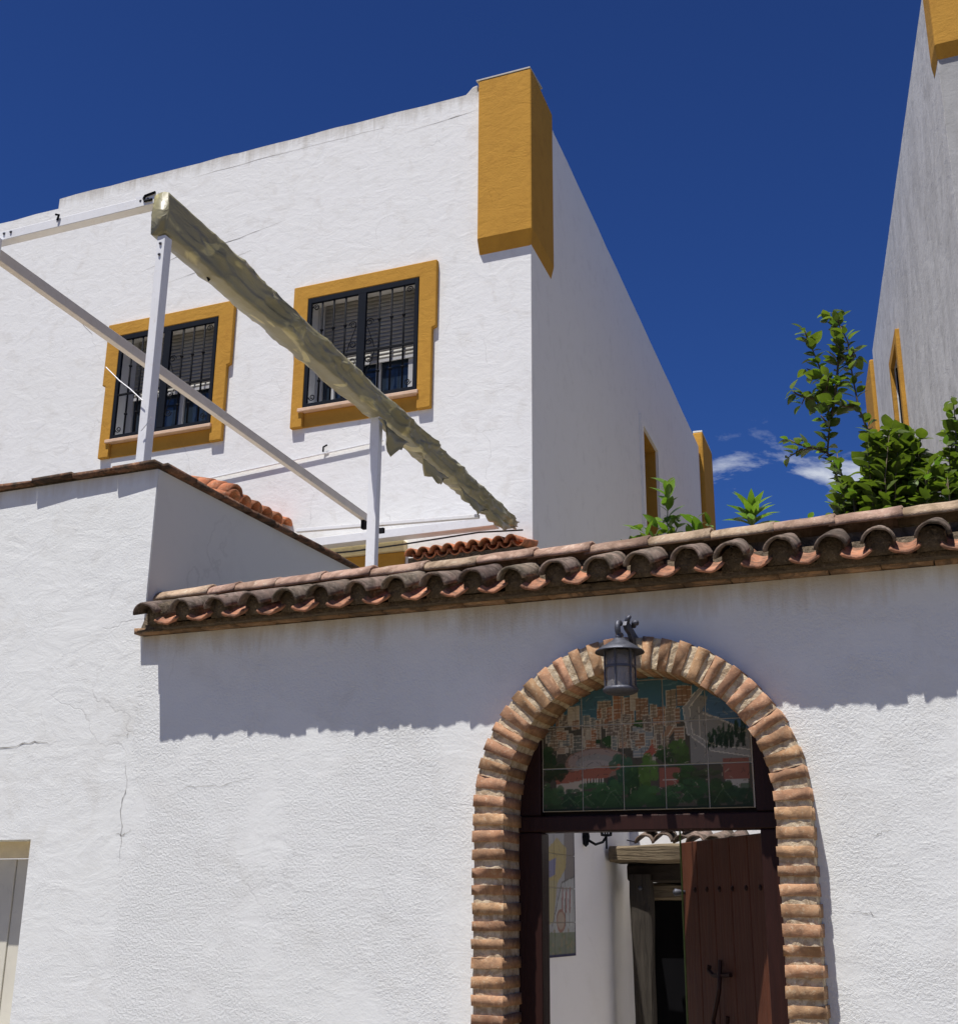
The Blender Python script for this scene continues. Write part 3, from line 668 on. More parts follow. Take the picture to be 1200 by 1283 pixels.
for i in range(nt_):
    xc = xs0 + SP*i + random.uniform(-.008,.008)
    inst('channel_tile', random.choice(chas), gw, (xc, YL-.010+random.uniform(-.005,.005), 3.132+random.uniform(-.004,.004)), (.45+random.uniform(-.02,.02), 0, random.uniform(-.04,.04)))
for i in range(nt_):
    xc = xs0 - SP/2 + SP*i + random.uniform(-.010,.010) - (.016 if i == 0 else 0)
    inst('cover_tile', random.choice(covs), gw, (xc, YL+.012+random.uniform(-.008,.008), 3.108+random.uniform(-.005,.005)), (.34+random.uniform(-.03,.03), random.uniform(-.05,.05), random.uniform(-.06,.06)))
# mortar plugs under each cover + dark bed behind
pm = []
for v in range(3):
    mb = MB(); R = .056; seg = 8; random.seed(60+v)
    pts = [(0,0)] + [(R*math.sin(-math.pi/2+math.pi*k/seg)*(1+random.uniform(-.1,.05)), R*math.cos(-math.pi/2+math.pi*k/seg)*(1+random.uniform(-.12,.02))) for k in range(seg+1)]
    mb.prism([(-.060,-.05)] + pts[1:] + [(.060,-.05)], 0, .2)
    pm.append(mb.mesh('mortar_plug', M_MOSS))
for i in range(nt_):
    inst('mortar_plug', random.choice(pm), gw, (xs0 - SP/2 + SP*i, YL+.06+random.uniform(-.02,.02), 3.123), (.34,0,0))
bed = MB(); bed.prism([(-3.99,3.06),(2.3,3.06),(2.3,3.082),(-3.99,3.082)], 5.09, 5.5)
bed.add([(XA+.005,5.17,3.08),(2.3,5.17,3.08),(2.3,5.5,3.08),(XA+.005,5.5,3.08),(XA+.005,5.22,3.19),(2.3,5.22,3.19),(2.3,5.42,3.25),(XA+.005,5.42,3.25)],
        [(0,3,2,1),(4,5,6,7),(0,1,5,4),(1,2,6,5),(2,3,7,6),(3,0,4,7)])
bed.obj('mortar_bed', M_MOSS, gw)
# ridge tiles laid lengthwise; joints where the photo has them
jx = [-4.075,-3.753,-3.585,-3.344,-3.076,-2.799,-2.505,-2.229,-1.938,-1.661,-1.386,-1.103,-.822,-.562,-.285,0.0,.29,.57,.86,1.14,1.43,1.72,2.0]
random.seed(3)
for i in range(len(jx)-1):
    Ln = jx[i+1]-jx[i]
    # lip towards +X, narrower tail pushed under the neighbour
    me = barrel_mesh('ridge_tile', M_RIDGE, .094+random.uniform(-.003,.004), .082, Ln+.03, .013, 10, math.pi*.80, jit=.007)
    zz = 3.237 + .02*i/14 if i < 15 else 3.257
    inst('ridge_tile', me, gw, (jx[i+1]+.012, 5.33, zz+random.uniform(-.004,.004)), (random.uniform(-.012,.012), random.uniform(-.02,.02), math.pi/2))
# back slope of the coping
mb = MB(); mb.add([(XA+.01,5.35,3.27),(2.3,5.35,3.27),(2.3,5.62,3.13),(XA+.01,5.62,3.13),(XA+.01,5.35,3.2),(2.3,5.35,3.2),(2.3,5.60,3.05),(XA+.01,5.60,3.05)],
       [(0,1,2,3),(4,7,6,5),(0,4,5,1),(3,2,6,7),(0,3,7,4),(1,5,6,2)]); mb.obj('back_slope_mortar', M_TILE, gw)
# broken shard at the eave's left end
mb = MB(); q = onY(160, 790, 4.97); mb.tube([q+Vector((.02,.05,.0)), q+Vector((.05,.09,.015)), q+Vector((.10,.15,.03))], [.004,.007,.010], 6); mb.obj('mortar_shard', M_MOSS, gw)

# ---- brick archway
arch = thing('brick_archway', 'arched doorway surround of narrow handmade bricks in the white wall', 'archway', (ACX, 5.2, 0))
random.seed(5)
def brick_mesh(w0, w1, hgt, d0, d1, rough=.004, name='brick'):
    """x: radial/along width (w0..w1), z: thickness hgt (tuple for taper), y depth; rounded front"""
    h0, h1 = hgt
    mb = MB(); c = .0025; rings = []
    # rings at front inset, front edge, back
    def ring(y, ins):
        nx = 5; pts = []
        for k in range(nx): 
            t = k/(nx-1); x = w0+ins + (w1-w0-2*ins)*t; hh = (h0 + (h1-h0)*t)/2 - ins; pts.append((x, y, -hh))
        for k in range(nx):
            t = 1-k/(nx-1); x = w0+ins + (w1-w0-2*ins)*t; hh = (h0 + (h1-h0)*t)/2 - ins; pts.append((x, y, hh))
        return pts
    for y, ins in ((d0, c), (d0+c*.8, .0015), (d0 + (d1-d0)*.5, 0), (d1, 0)):
        for p in ring(y, ins):
            j = [random.uniform(-rough, rough) for _ in range(3)]
            mb.v.append((p[0]+j[0], p[1]+j[1]*1.2, p[2]+j[2]))
    n = 10
    for i in range(3):
        for k in range(n): mb.f.append((i*n+k, i*n+(k+1)%n, (i+1)*n+(k+1)%n, (i+1)*n+k))
    mb.f.append(tuple(range(n))); mb.f.append(tuple(3*n+k for k in reversed(range(n))))
    mb.m = [0]*len(mb.f); return mb.mesh(name, M_BRICK)
PIT = .0735
jb = [brick_mesh(0, RO-RI, (.045,.045), 0, .235, .0016) for _ in range(9)]
nj = int(ACZ/PIT)
for s_ in (-1, 1):
    for k in range(nj):
        z = ACZ - PIT*(k+.5)
        if z < .03: continue
        x0 = ACX - RO if s_ < 0 else ACX + RI
        tilt = random.uniform(-.02,.02)
        inst('brick', random.choice(jb), arch, (x0+random.uniform(-.003,.003), YF-.004+random.uniform(-.005,.003), z+random.uniform(-.003,.003)), (0, tilt, random.uniform(-.02,.02)), (1,1,random.uniform(.88,1.12)))
NA = 27
wb = [brick_mesh(0, RO-RI, (.041,.052), 0, .235, .0016) for _ in range(9)]
for k in range(NA):
    th = math.pi*(k+.5)/NA + random.uniform(-.008,.008)
    o = inst('brick', random.choice(wb), arch, (ACX + RI*math.cos(th), YF-.004+random.uniform(-.005,.003), ACZ + RI*math.sin(th)), (0, -th, random.uniform(-.02,.02)), (1+random.uniform(-.02,.02),1,random.uniform(.85,1.12)))
# mortar: ribbon ring with rough front, recessed a little
mo = MB()
path = []
zz = 0.0
while zz < ACZ: path.append((-1, zz)); zz += .02
seg = 130
def pr(s_, t):  # returns (ri point, ro point)
    pass
ring_pts = []
zz = 0.0
while zz < ACZ: ring_pts.append(((ACX-RI, zz), (ACX-RO, zz))); zz += .0245
for k in range(121):
    th = math.pi - math.pi*k/120
    ring_pts.append(((ACX+RI*math.cos(th), ACZ+RI*math.sin(th)), (ACX+RO*math.cos(th), ACZ+RO*math.sin(th))))
zz = ACZ - .0245
while zz > 0: ring_pts.append(((ACX+RI, zz), (ACX+RO, zz))); zz -= .0245
NR = 7
for (a, b) in ring_pts:
    dv = Vector((b[0]-a[0], b[1]-a[1])).normalized()
    mo.v.append((a[0]+dv.x*.006, 5.34, a[1]+dv.y*.006))
    mo.v.append((a[0]+dv.x*.006 + random.uniform(-.002,.002), 5.22, a[1]+dv.y*.006))
    for j in range(NR+1):
        t = j/NR; ins = .006
        x = a[0]+dv.x*ins + (b[0]-a[0]-dv.x*2*ins)*t; z = a[1]+dv.y*ins + (b[1]-a[1]-dv.y*2*ins)*t
        e = .003 if j in (0, NR) else 0
        mo.v.append((x + random.uniform(-.002,.002), YF+.004+e+random.uniform(-.0025,.002), z + random.uniform(-.002,.002)))
    mo.v.append((b[0]-dv.x*.006, 5.21, b[1]-dv.y*.006))
S = NR+4
for i in range(len(ring_pts)-1):
    for j in range(S-1): mo.f.append((i*S+j, i*S+j+1, (i+1)*S+j+1, (i+1)*S+j))
mo.m = [0]*len(mo.f); mo.obj('mortar', M_MORTAR, arch)

# ================================================================== painted tile panel in the arch
def blank(h, w_, c): a = np.zeros((h, w_, 3)); a[:] = c; return a
class Canvas:
    def __init__(s, W_, H_, ppu, bgc):
        s.w, s.h, s.p = W_, H_, ppu; s.a = blank(int(H_*ppu), int(W_*ppu), bgc)
        s.Y, s.X = np.mgrid[0:s.a.shape[0], 0:s.a.shape[1]]; s.X = (s.X+.5)/ppu; s.Y = (s.Y+.5)/ppu    # y up
    def fill(s, mask, c, al=1.0): s.a[mask] = s.a[mask]*(1-al) + np.array(c)*al
    def rect(s, x0, y0, x1, y1, c, al=1.0, skew=0.0): s.fill((s.X > x0) & (s.X < x1) & (s.Y > y0 + skew*(s.X-x0)) & (s.Y < y1 + skew*(s.X-x0)), c, al)
    def ell(s, cx, cy, rx, ry, c, al=1.0): s.fill(((s.X-cx)/rx)**2 + ((s.Y-cy)/ry)**2 < 1, c, al)
    def line(s, pts, wd, c, al=1.0):
        for (x0,y0),(x1,y1) in zip(pts[:-1], pts[1:]):
            dx, dy = x1-x0, y1-y0; t = np.clip(((s.X-x0)*dx + (s.Y-y0)*dy)/(dx*dx+dy*dy+1e-9), 0, 1)
            s.fill(np.hypot(s.X-x0-t*dx, s.Y-y0-t*dy) < wd/2, c, al)
    def poly(s, pts, c, al=1.0):
        ins = np.zeros(s.X.shape, bool); n = len(pts)
        for i in range(n):
            x0,y0 = pts[i]; x1,y1 = pts[(i+1)%n]
            if y0 == y1: continue
            cond = ((y0 > s.Y) != (y1 > s.Y)) & (s.X < (x1-x0)*(s.Y-y0)/(y1-y0)+x0); ins ^= cond
        s.fill(ins, c, al)
    def block(s, x0, y0, x1, y1, c, lc=(.66,.58,.42), cols=3, rows=6, skew=0.0):
        s.rect(x0, y0, x1, y1, c, 1, skew)
        for r in range(rows+1):
            y = y0 + (y1-y0)*r/rows; s.line([(x0, y), (x1, y+skew*(x1-x0))], .014, lc, .75)
        for k in range(cols+1):
            x = x0 + (x1-x0)*k/cols; s.line([(x, y0+skew*(x-x0)), (x, y1+skew*(x-x0))], .014, lc if k in (0, cols) else tuple(q*.6 for q in c), .8)
cv = Canvas(5, 3.15, 56, (.06,.19,.24))
R_ = np.random.default_rng(4)
for k in range(160):
    x, y = R_.uniform(0,5), R_.uniform(2.0,3.15); cv.line([(x,y),(x+R_.uniform(.1,.35),y+.01)], .012, (.22,.42,.46) if k%2 else (.05,.18,.25), .5)
cv.rect(0, 0, 5, 2.0, (.12,.105,.07))
cv.poly([(3.6,2.6),(5,2.4),(5,1.0),(3.6,1.0)], (.30,.29,.25))
cv.poly([(4.15,2.75),(5,3.15),(5,1.75),(4.75,1.8),(3.95,2.2)], (.08,.20,.32))
for k in range(40):
    x, y = R_.uniform(4.1,4.9), R_.uniform(1.9,2.7); cv.line([(x,y),(x+.2,y)], .012, (.16,.30,.42), .6)
# towers
B1, B2, B3, B4 = (.36,.20,.10), (.34,.25,.15), (.44,.20,.08), (.26,.20,.14)
for q in ((.35,1.95,.55,2.3,B1),(.65,2.0,.95,2.45,(.55,.47,.33)),(1.42,2.15,1.75,2.55,B2),(1.8,1.95,2.05,2.72,B3),(2.08,1.95,2.3,2.6,B1),(2.22,2.3,2.4,2.75,(.5,.42,.3)),(2.35,2.05,2.65,2.58,B1),
          (2.75,1.9,3.05,2.35,B3),(3.05,1.8,3.3,2.3,B2),(3.1,2.3,3.32,2.72,B2),(3.35,2.35,3.7,2.82,B1),(.15,1.45,.42,1.95,B4),(.45,1.4,.68,1.9,(.52,.46,.34)),(.72,1.35,1.05,1.75,(.2,.2,.15)),(1.0,1.5,1.3,1.95,(.50,.43,.3)),
          (1.35,1.95,2.0,2.12,B4),(1.6,1.55,1.9,1.95,B4),(1.9,1.45,2.2,1.95,B2),(2.25,1.2,2.75,1.9,(.30,.33,.31)),(2.78,1.5,3.0,1.95,B2)):
    cv.block(q[0],q[1],q[2],q[3],q[4], cols=max(1,int((q[2]-q[0])/.09)), rows=int((q[3]-q[1])/.075), skew=R_.uniform(-.1,.12))
cv.ell(1.7,1.6,.2,.14,(.05,.12,.03)); cv.ell(2.5,1.98,.22,.1,(.06,.14,.03)); cv.ell(1.35,1.62,.12,.16,(.04,.09,.03))
# road and shore lines
cv.line([(4.05,2.85),(3.55,2.3),(3.6,1.7),(4.1,1.35),(5,1.2)], .10, (.36,.35,.31)); 
for off in (-.07,.07): cv.line([(4.05+off,2.85),(3.55+off,2.3),(3.62+off,1.7),(4.1,1.35+off),(5,1.2+off)], .02, (.68,.64,.52))
cv.line([(3.95,2.15),(4.45,1.95),(4.75,1.72)], .03, (.66,.60,.48)); cv.line([(3.85,2.3),(3.85,1.6)], .018, (.6,.55,.44))
cv.poly([(2.9,1.3),(3.3,1.85),(3.12,1.9),(2.85,1.55)], (.42,.24,.12)); cv.line([(2.85,1.3),(3.25,1.88)], .02, (.66,.58,.42))
for k in range(44):
    x, y = R_.uniform(.05,3.3), R_.uniform(1.25,2.15); w_ = R_.uniform(.1,.25)
    cv.block(x, y, x+w_, y+R_.uniform(.12,.35), (B1,B2,B3,B4,(.24,.26,.22))[k%5], cols=2, rows=4, skew=R_.uniform(-.2,.2))
# bull ring
cv.ell(1.35,1.1,.78,.36,(.34,.20,.13)); cv.ell(1.35,1.13,.70,.30,(.40,.30,.24)); cv.ell(1.35,1.1,.52,.20,(.34,.32,.28)); cv.ell(1.3,1.06,.4,.12,(.42,.37,.32))
cv.poly([(.85,.95),(1.9,1.05),(2.0,.92),(.9,.82)], (.46,.13,.06)); cv.poly([(.3,.85),(1.0,.95),(1.75,.9),(1.6,.75),(.35,.6)], (.44,.14,.07))
cv.poly([(.35,.62),(1.0,.72),(1.0,.45),(.35,.4)], (.55,.46,.34)); 
for k in range(8): cv.rect(1.0+.07*k,.55,1.035+.07*k,.75,(.62,.56,.44))
cv.poly([(2.5,1.25),(2.72,1.5),(2.8,1.3),(2.65,1.15)], (.5,.12,.06)); cv.rect(2.6,1.0,2.78,1.2,(.5,.44,.34))
cv.rect(2.85,.5,3.35,.92,(.38,.12,.07)); cv.line([(2.95,.66),(3.25,.67)],.03,(.62,.55,.45)); cv.rect(4.35,.62,4.92,1.1,(.36,.13,.08)); cv.line([(4.35,.62),(4.35,1.1)],.02,(.6,.5,.4)); cv.rect(4.4,.42,4.9,.62,(.5,.47,.4))
# trees
def tree(cx, cy, rx, ry, base):
    for k in range(26):
        a, q = R_.uniform(0, 6.28), R_.uniform(0,.9)**.6; x, y = cx+rx*q*math.cos(a), cy+ry*q*math.sin(a); l = .5 + .9*max(0,(y-cy)/ry*.5+.5)*R_.uniform(.6,1.2)
        cv.ell(x, y, rx*R_.uniform(.18,.4), ry*R_.uniform(.16,.34), tuple(b*l for b in base), .8)
for q in ((.15,1.2,.25,.3,(.04,.09,.03)),(.3,.95,.3,.25,(.06,.09,.03)),(1.95,.75,.35,.5,(.05,.14,.07)),(2.5,.7,.32,.5,(.12,.24,.03)),(2.2,.6,.2,.4,(.04,.10,.03)),(3.35,1.2,.28,.35,(.09,.17,.03)),(3.0,1.25,.2,.2,(.06,.12,.03)),
          (3.5,.75,.28,.3,(.06,.13,.03)),(.2,.3,.35,.35,(.07,.15,.05)),(.7,.3,.35,.25,(.05,.12,.05)),(1.25,.35,.45,.3,(.06,.16,.05)),(1.7,.3,.4,.35,(.05,.13,.04)),(2.0,.15,.45,.2,(.05,.12,.04)),(2.6,.25,.45,.28,(.06,.15,.04)),(3.2,.3,.42,.25,(.05,.13,.04)),(3.75,.4,.38,.3,(.05,.12,.04)),(4.3,.35,.35,.35,(.05,.10,.03)),(4.75,.25,.35,.3,(.04,.09,.04)),(3.9,.8,.35,.1,(.10,.13,.05))):
    tree(*q)
for k in range(7):
    x = 4.05+.13*k; tree(x, 1.5+.03*k, .075, .22+.02*k, (.03,.07,.03))
for k in range(10):
    x = R_.uniform(.05,4.9); cv.line([(x,.12+R_.uniform(0,.3)),(x+.2,.3+R_.uniform(0,.2)),(x+.42,.14)], .016, (.20,.30,.14), .35)
cv.rect(0,0,5,.05,(.03,.05,.03))
for k in range(420):      # brushy dark outlines and strokes of the hand painting
    x, y = R_.uniform(0,5), R_.uniform(.3,2.6); a = R_.uniform(0,3.14); l = R_.uniform(.03,.13)
    cv.line([(x,y),(x+l*math.cos(a),y+l*math.sin(a))], .016, (.05,.05,.04) if k%3 else (.55,.48,.33), .55)
cv.a = np.clip(cv.a, 0, 1)**1.10*.82
lum = cv.a.mean(2, keepdims=True); cv.a = cv.a*.78 + lum*.22*np.array((1.08,1.0,.86))

def tile_panel(cv, nx, nz, parent, fn, name='painted_tile', gap=.03):
    """fn(u,v)->world point or None"""
    for i in range(nx):
        for j in range(nz):
            v0, v1 = j, min(j+1, cv.h)
            mb = MB(); cs = []
            nu = int(cv.p*.92); nv = max(2, int(cv.p*.92*(v1-v0)))
            us = np.linspace(i+gap/2, i+1-gap/2, nu+1); vs = np.linspace(v0+gap/2, v1-gap/2, nv+1)
            pts = [[fn(u, v) for v in vs] for u in us]
            if not any(p[1] for row in pts for p in row): continue
            for a in range(nu+1):
                for b in range(nv+1):
                    mb.v.append(pts[a][b][0])
                    c = cv.a[min(int(vs[b]*cv.p), cv.a.shape[0]-1), min(int(us[a]*cv.p), cv.a.shape[1]-1)]; cs.append((*c, 1))
            for a in range(nu):
                for b in range(nv):
                    q = ((a,b),(a+1,b),(a+1,b+1),(a,b+1))
                    if any(pts[s][t][1] for s, t in q): mb.f.append(tuple(s*(nv+1)+t for s, t in q))
            mb.m = [0]*len(mb.f)
            me = bpy.data.meshes.new(name); me.from_pydata(mb.v, [], mb.f); me.materials.append(M_PRINT)
            ca = me.color_attributes.new('print', 'FLOAT_COLOR', 'POINT'); ca.data.foreach_set('color', np.array(cs).ravel())
            o = bpy.data.objects.new(name, me); col.objects.link(o); child(o, parent)
            so_ = o.modifiers.new('thickness', 'SOLIDIFY'); so_.thickness = .008; so_.offset = 0
TU = .187
panel = thing('tile_mural', 'glazed tile mural of a seaside town and trees, filling the arch over the door', 'mural', (ACX, 5.335, 2.11))
PX0 = -1.912; PZ0 = 2.118; PY = 5.325
def fpan(u, v):
    x = PX0 + u*TU; z = PZ0 + v*TU
    zm = ACZ + math.sqrt(max(0, (RI+.035)**2 - (x-ACX)**2))
    return ((x, PY, min(z, zm)), z <= zm)
tile_panel(cv, 5, 4, panel, fpan)
mb = MB(); mb.box((PX0-.002, PY+.002, PZ0+.0005), (PX0+5*TU+.004, PY+.03, PZ0+.59)); mb.obj('grout', M_GROUT, panel)

# ================================================================== door frame and open leaf
door = thing('entrance_door', 'dark red wooden door standing open inward under the brick arch', 'door', (ACX, 5.35, 0))
fm = MB(); fl, fr_ = ACX-RI+.002, ACX+RI-.002
def fbox(a, b, name='frame_post', m=M_FRAME, bevel=.006):
    mb = MB(); mb.box(a, b); return mb.obj(name, m, door, bevel=bevel)
fbox((fl-.02, 5.30, 0), (-1.912, 5.40, 2.028)); fbox((-.955, 5.30, 0), (fr_+.02, 5.40, 2.028))
fbox((fl-.02, 5.30, 2.03), (fr_+.02, 5.40, 2.098), 'frame_head')
fbox((fl-.03, 5.315, 2.10), (PX0-.008, 5.37, 2.46), 'frame_side_panel'); fbox((PX0+5*TU+.008, 5.315, 2.10), (fr_+.03, 5.37, 2.44), 'frame_side_panel')
# infill behind the mural so no light leaks
mb = MB(); mb.box((ACX-.68, 5.372, 2.10), (ACX+.68, 5.47, 2.80)); mb.obj('backing_board', M_FRAME, door)
H = Vector((-.955, 5.42, 0)); E_ = Vector((-1.50, 6.16, 0)); dl = (E_-H).normalized(); LW = (E_-H).length; nl = Vector((dl.y, -dl.x, 0))  # facing camera/left side
if nl.y > 0: nl = -nl
pw = LW/5
for k in range(5):
    mb = MB(); mb.box((k*pw+.002, 0, .02), ((k+1)*pw-.002, .045, 2.022))
    base = H; mb.v = [tuple(base + dl*v[0] - nl*v[1] + Vector((0,0,v[2]))) for v in mb.v]
    mb.obj('plank', M_DOOR, door, bevel=.005)
def dloc(a, outd, z): q = H + dl*a + nl*outd; return Vector((q.x, q.y, z))
st = MB(); 
for k in range(6):
    stm = MB(); p0 = dloc(LW*(.08+.15*k), 0, 1.80); stm.tube([p0, p0+nl*.006, p0+nl*.010], [.013,.011,.004], 8); stm.obj('door_stud', M_FRAME, door)
kn = MB(); p0 = dloc(LW*.97, 0, 1.79); kn.tube([p0, p0+nl*.02, p0+nl*.05, p0+nl*.06], [.01,.012,.018,.006], 8); kn.obj('knob', M_LAMP, door, smooth=True)
lt = MB()
lt.tube([dloc(LW*.42,.015,1.44), dloc(LW*.60,.02,1.43), dloc(LW*.66,.02,1.45), dloc(LW*.65,.02,1.47)], .010, 6)
lt.tube([dloc(LW*.52,.02,1.50), dloc(LW*.52,.03,1.38), dloc(LW*.56,.035,1.30), dloc(LW*.60,.035,1.24), dloc(LW*.54,.035,1.18), dloc(LW*.46,.03,1.21), dloc(LW*.44,.03,1.27)], .010, 6)
lt.tube([dloc(LW*.42,.02,1.22), dloc(LW*.46,.03,1.14)], .008, 6); lt.obj('latch', M_FRAME, door)

# ================================================================== wall lantern above the arch
lan = thing('wall_lantern', 'weathered grey metal lantern hanging from a curled bracket over the brick arch', 'lantern', (-1.43, 4.95, 2.6))
LX, LY = -1.432, 4.95
mb = MB(); mb.lathe((LX,LY,2.745), [(.002,.052),(.02,.050),(.03,.040),(.075,.012),(.102,-.006),(.104,-.012),(.10,-.010),(.06,.0),(.002,.0)], 28); mb.obj('cap', M_LAMP, lan, smooth=True)
mb = MB(); mb.lathe((LX,LY,2.585), [(.060,0),(.060,.085),(.0602,.150),(.0575,.150),(.0575,0)], 24); mb.obj('glass_cylinder', M_LGLASS, lan, smooth=True)
mb = MB()
for zz in (2.665,): mb.lathe((LX,LY,zz), [(.063,0),(.066,.002),(.066,.009),(.063,.011)], 24)
for k in range(6):
    a = k*math.pi/3+.5; mb.tube([(LX+.0645*math.cos(a), LY+.0645*math.sin(a), 2.575), (LX+.0645*math.cos(a), LY+.0645*math.sin(a), 2.74)], .0042, 5)
mb.obj('cage', M_LAMP, lan)
mb = MB(); mb.lathe((LX,LY,2.565), [(.002,-.010),(.03,-.010),(.058,-.004),(.072,.004),(.074,.014),(.066,.022),(.060,.020),(.002,.018)], 26); mb.obj('base_ring', M_LAMP, lan, smooth=True)
mb = MB(); mb.lathe((LX,LY,2.64), [(.002,-.05),(.018,-.05),(.018,.0),(.028,.02),(.03,.045),(.02,.075),(.002,.085)], 14); mb.obj('bulb', M_PVC, lan, smooth=True)
# bracket: plate arm sloping from the wall up/out to the curl
mb = MB()
arm = [(5.205,2.74),(5.205,2.82),(5.10,2.845),(5.02,2.87),(4.97,2.87),(4.955,2.85),(4.975,2.835),(5.02,2.825),(5.10,2.765)]
mb.add([(LX+.015, y, z) for y, z in arm] + [(LX+.03, y, z) for y, z in arm], [tuple(range(9)), tuple(range(17,8,-1))] + [(i,(i+1)%9,(i+1)%9+9,i+9) for i in range(9)])
mb.obj('bracket_plate', M_LAMP, lan)
mb = MB(); mb.box((LX-.01, 5.185, 2.72), (LX+.05, 5.199, 2.83)); mb.obj('wall_plate', M_LAMP, lan, bevel=.003)
mb = MB(); pts = []
for i in range(14):
    a = -2.2 + i*.33; pts.append((LX, 4.955 - .032*math.cos(a)*(1-i*.02), 2.838 + .032*math.sin(a)*(1-i*.02)))
mb.tube([(LX,4.95,2.785),(LX,4.935,2.80)] + pts, [.012,.013] + [.013]*14, 8)
mb.tube([(LX+.022,4.99,2.865),(LX+.03,4.985,2.885),(LX+.042,4.98,2.893)], [.013,.011,.007], 8)
mb.tube([(LX+.05,5.0,2.85),(LX+.055,4.985,2.865),(LX+.072,4.975,2.86)], [.011,.010,.012], 8)
mb.tube([(LX+.022,5.19,2.76),(LX+.022,5.12,2.79),(LX+.0,5.0,2.80),(LX,4.955,2.795)], .010, 8)
mb.obj('scroll', M_LAMP, lan, smooth=True)

# ================================================================== patio seen through the door
pat = thing('patio_wall', 'white patio wall seen through the open door, running back from the entrance', 'wall', (-2.4, 7, 0))
mb = MB(); mb.box((-2.6, 5.502, 0), (-2.4, 8.42, 2.72)); mb.obj('side_wall', M_PATIO, pat)
mb = wall_panel(-2.6, 4.5, 0, 2.72, [(-2.39, -1.15, 0, 1.78)], .25, .5); mb.v = [(x, y+8.421, z) for x,y,z in mb.v]; mb.obj('back_wall', M_PATIO, pat)
sur = thing('rustic_door_surround', 'rough old timber beams and post framing the dark doorway in the patio', 'door surround', (-1.8, 8.3, 0))
def log(a, b, sx, sz, m, name, parent, seed=0, jit=.01):
    a, b = Vector(a), Vector(b); n = 14; d = (b-a); mb = MB()
    vert = abs(d.normalized().z) > .8
    cross = [(-1,-.75),(-.8,-1),(.8,-1),(1,-.75),(1,.75),(.8,1),(-.8,1),(-1,.75)]
    for i in range(n+1):
        p = a + d*i/n
        for (cx_, cz_) in cross:
            j = jit*noise.noise(Vector((i*.35+seed, cx_*2, cz_*2))); 
            if vert: mb.v.append((p.x+cx_*(sx+j), p.y+cz_*(sz+j), p.z))
            else: mb.v.append((p.x, p.y+cx_*(sx+j), p.z+cz_*(sz+j)))
    for i in range(n):
        for k in range(8): mb.f.append((i*8+k, i*8+(k+1)%8, (i+1)*8+(k+1)%8, (i+1)*8+k))
    mb.f += [tuple(range(8)), tuple(n*8+k for k in reversed(range(8)))]; mb.m = [0]*len(mb.f)
    return mb.obj(name, m, parent)
log((-2.375, 7.98, 2.045), (-.9, 7.98, 2.05), .16, .052, M_OLD, 'top_beam', sur, 1, .022)
log((-2.30, 8.12, 1.935), (-.9, 8.12, 1.935), .14, .055, M_OLDD, 'middle_beam', sur, 5, .02)
log((-2.295, 8.14, 1.822), (-.9, 8.14, 1.822), .12, .050, M_OLD, 'lower_beam', sur, 9, .02)
log((-2.205, 7.98, 0), (-2.205, 7.98, 1.925), .063, .05, M_OLDV, 'post', sur, 13, .012)
mb = MB(); p0 = Vector((-2.20, 7.925, 1.84)); mb.tube([p0, p0+Vector((0,-.008,0)), p0+Vector((0,-.014,0))], [.014,.012,.004], 8); mb.obj('bolt', M_LAMP, sur)
for k, (x, z) in enumerate(((-2.16,2.125),(-2.05,2.135),(-1.94,2.13),(-1.83,2.12),(-2.1,2.18),(-1.98,2.19),(-1.72,2.115),(-1.6,2.12))):
    inst('roof_tile', covs[k%5], sur, (x, 7.90+.05*(k%3), z-.02), (.2,0,random.uniform(-.15,.15)), (.9,1,.9)).data.materials
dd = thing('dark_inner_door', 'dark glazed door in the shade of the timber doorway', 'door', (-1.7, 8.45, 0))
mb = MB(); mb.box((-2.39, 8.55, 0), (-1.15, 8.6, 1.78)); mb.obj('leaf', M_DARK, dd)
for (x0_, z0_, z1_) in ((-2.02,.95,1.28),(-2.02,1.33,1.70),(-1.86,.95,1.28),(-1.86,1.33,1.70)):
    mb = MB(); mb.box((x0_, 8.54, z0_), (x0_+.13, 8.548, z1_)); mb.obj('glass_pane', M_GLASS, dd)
# small wall lantern on patio wall
sl = thing('iron_wall_lamp', 'small black iron wall lamp on the patio wall beside the tile picture', 'lamp', (-2.4, 7.43, 2.1))
mb = MB(); mb.lathe((-2.385,7.40,2.13), [(.001,-.06),(.018,-.045),(.026,0),(.018,.04),(.001,.05)], 10); mb.tube([(-2.37,7.40,2.11),(-2.33,7.42,2.085),(-2.29,7.44,2.10),(-2.27,7.45,2.13)], .008, 6); mb.tube([(-2.27,7.45,2.06),(-2.27,7.45,2.13)], .006, 6)
mb.obj('bracket', M_IRON, sl)
mb = MB(); mb.lathe((-2.27,7.45,2.13), [(.001,0),(.034,.006),(.036,.014),(.03,.016)], 12)
for k in range(6):
    a = k*math.pi/3; mb.tube([(-2.27+.03*math.cos(a),7.45+.03*math.sin(a),2.142),(-2.27+.045*math.cos(a),7.45+.045*math.sin(a),2.24)], .005, 4)
mb.lathe((-2.27,7.45,2.24), [(.05,0),(.05,.01),(.02,.05),(.001,.06)], 12); mb.obj('cage', M_IRON, sl)
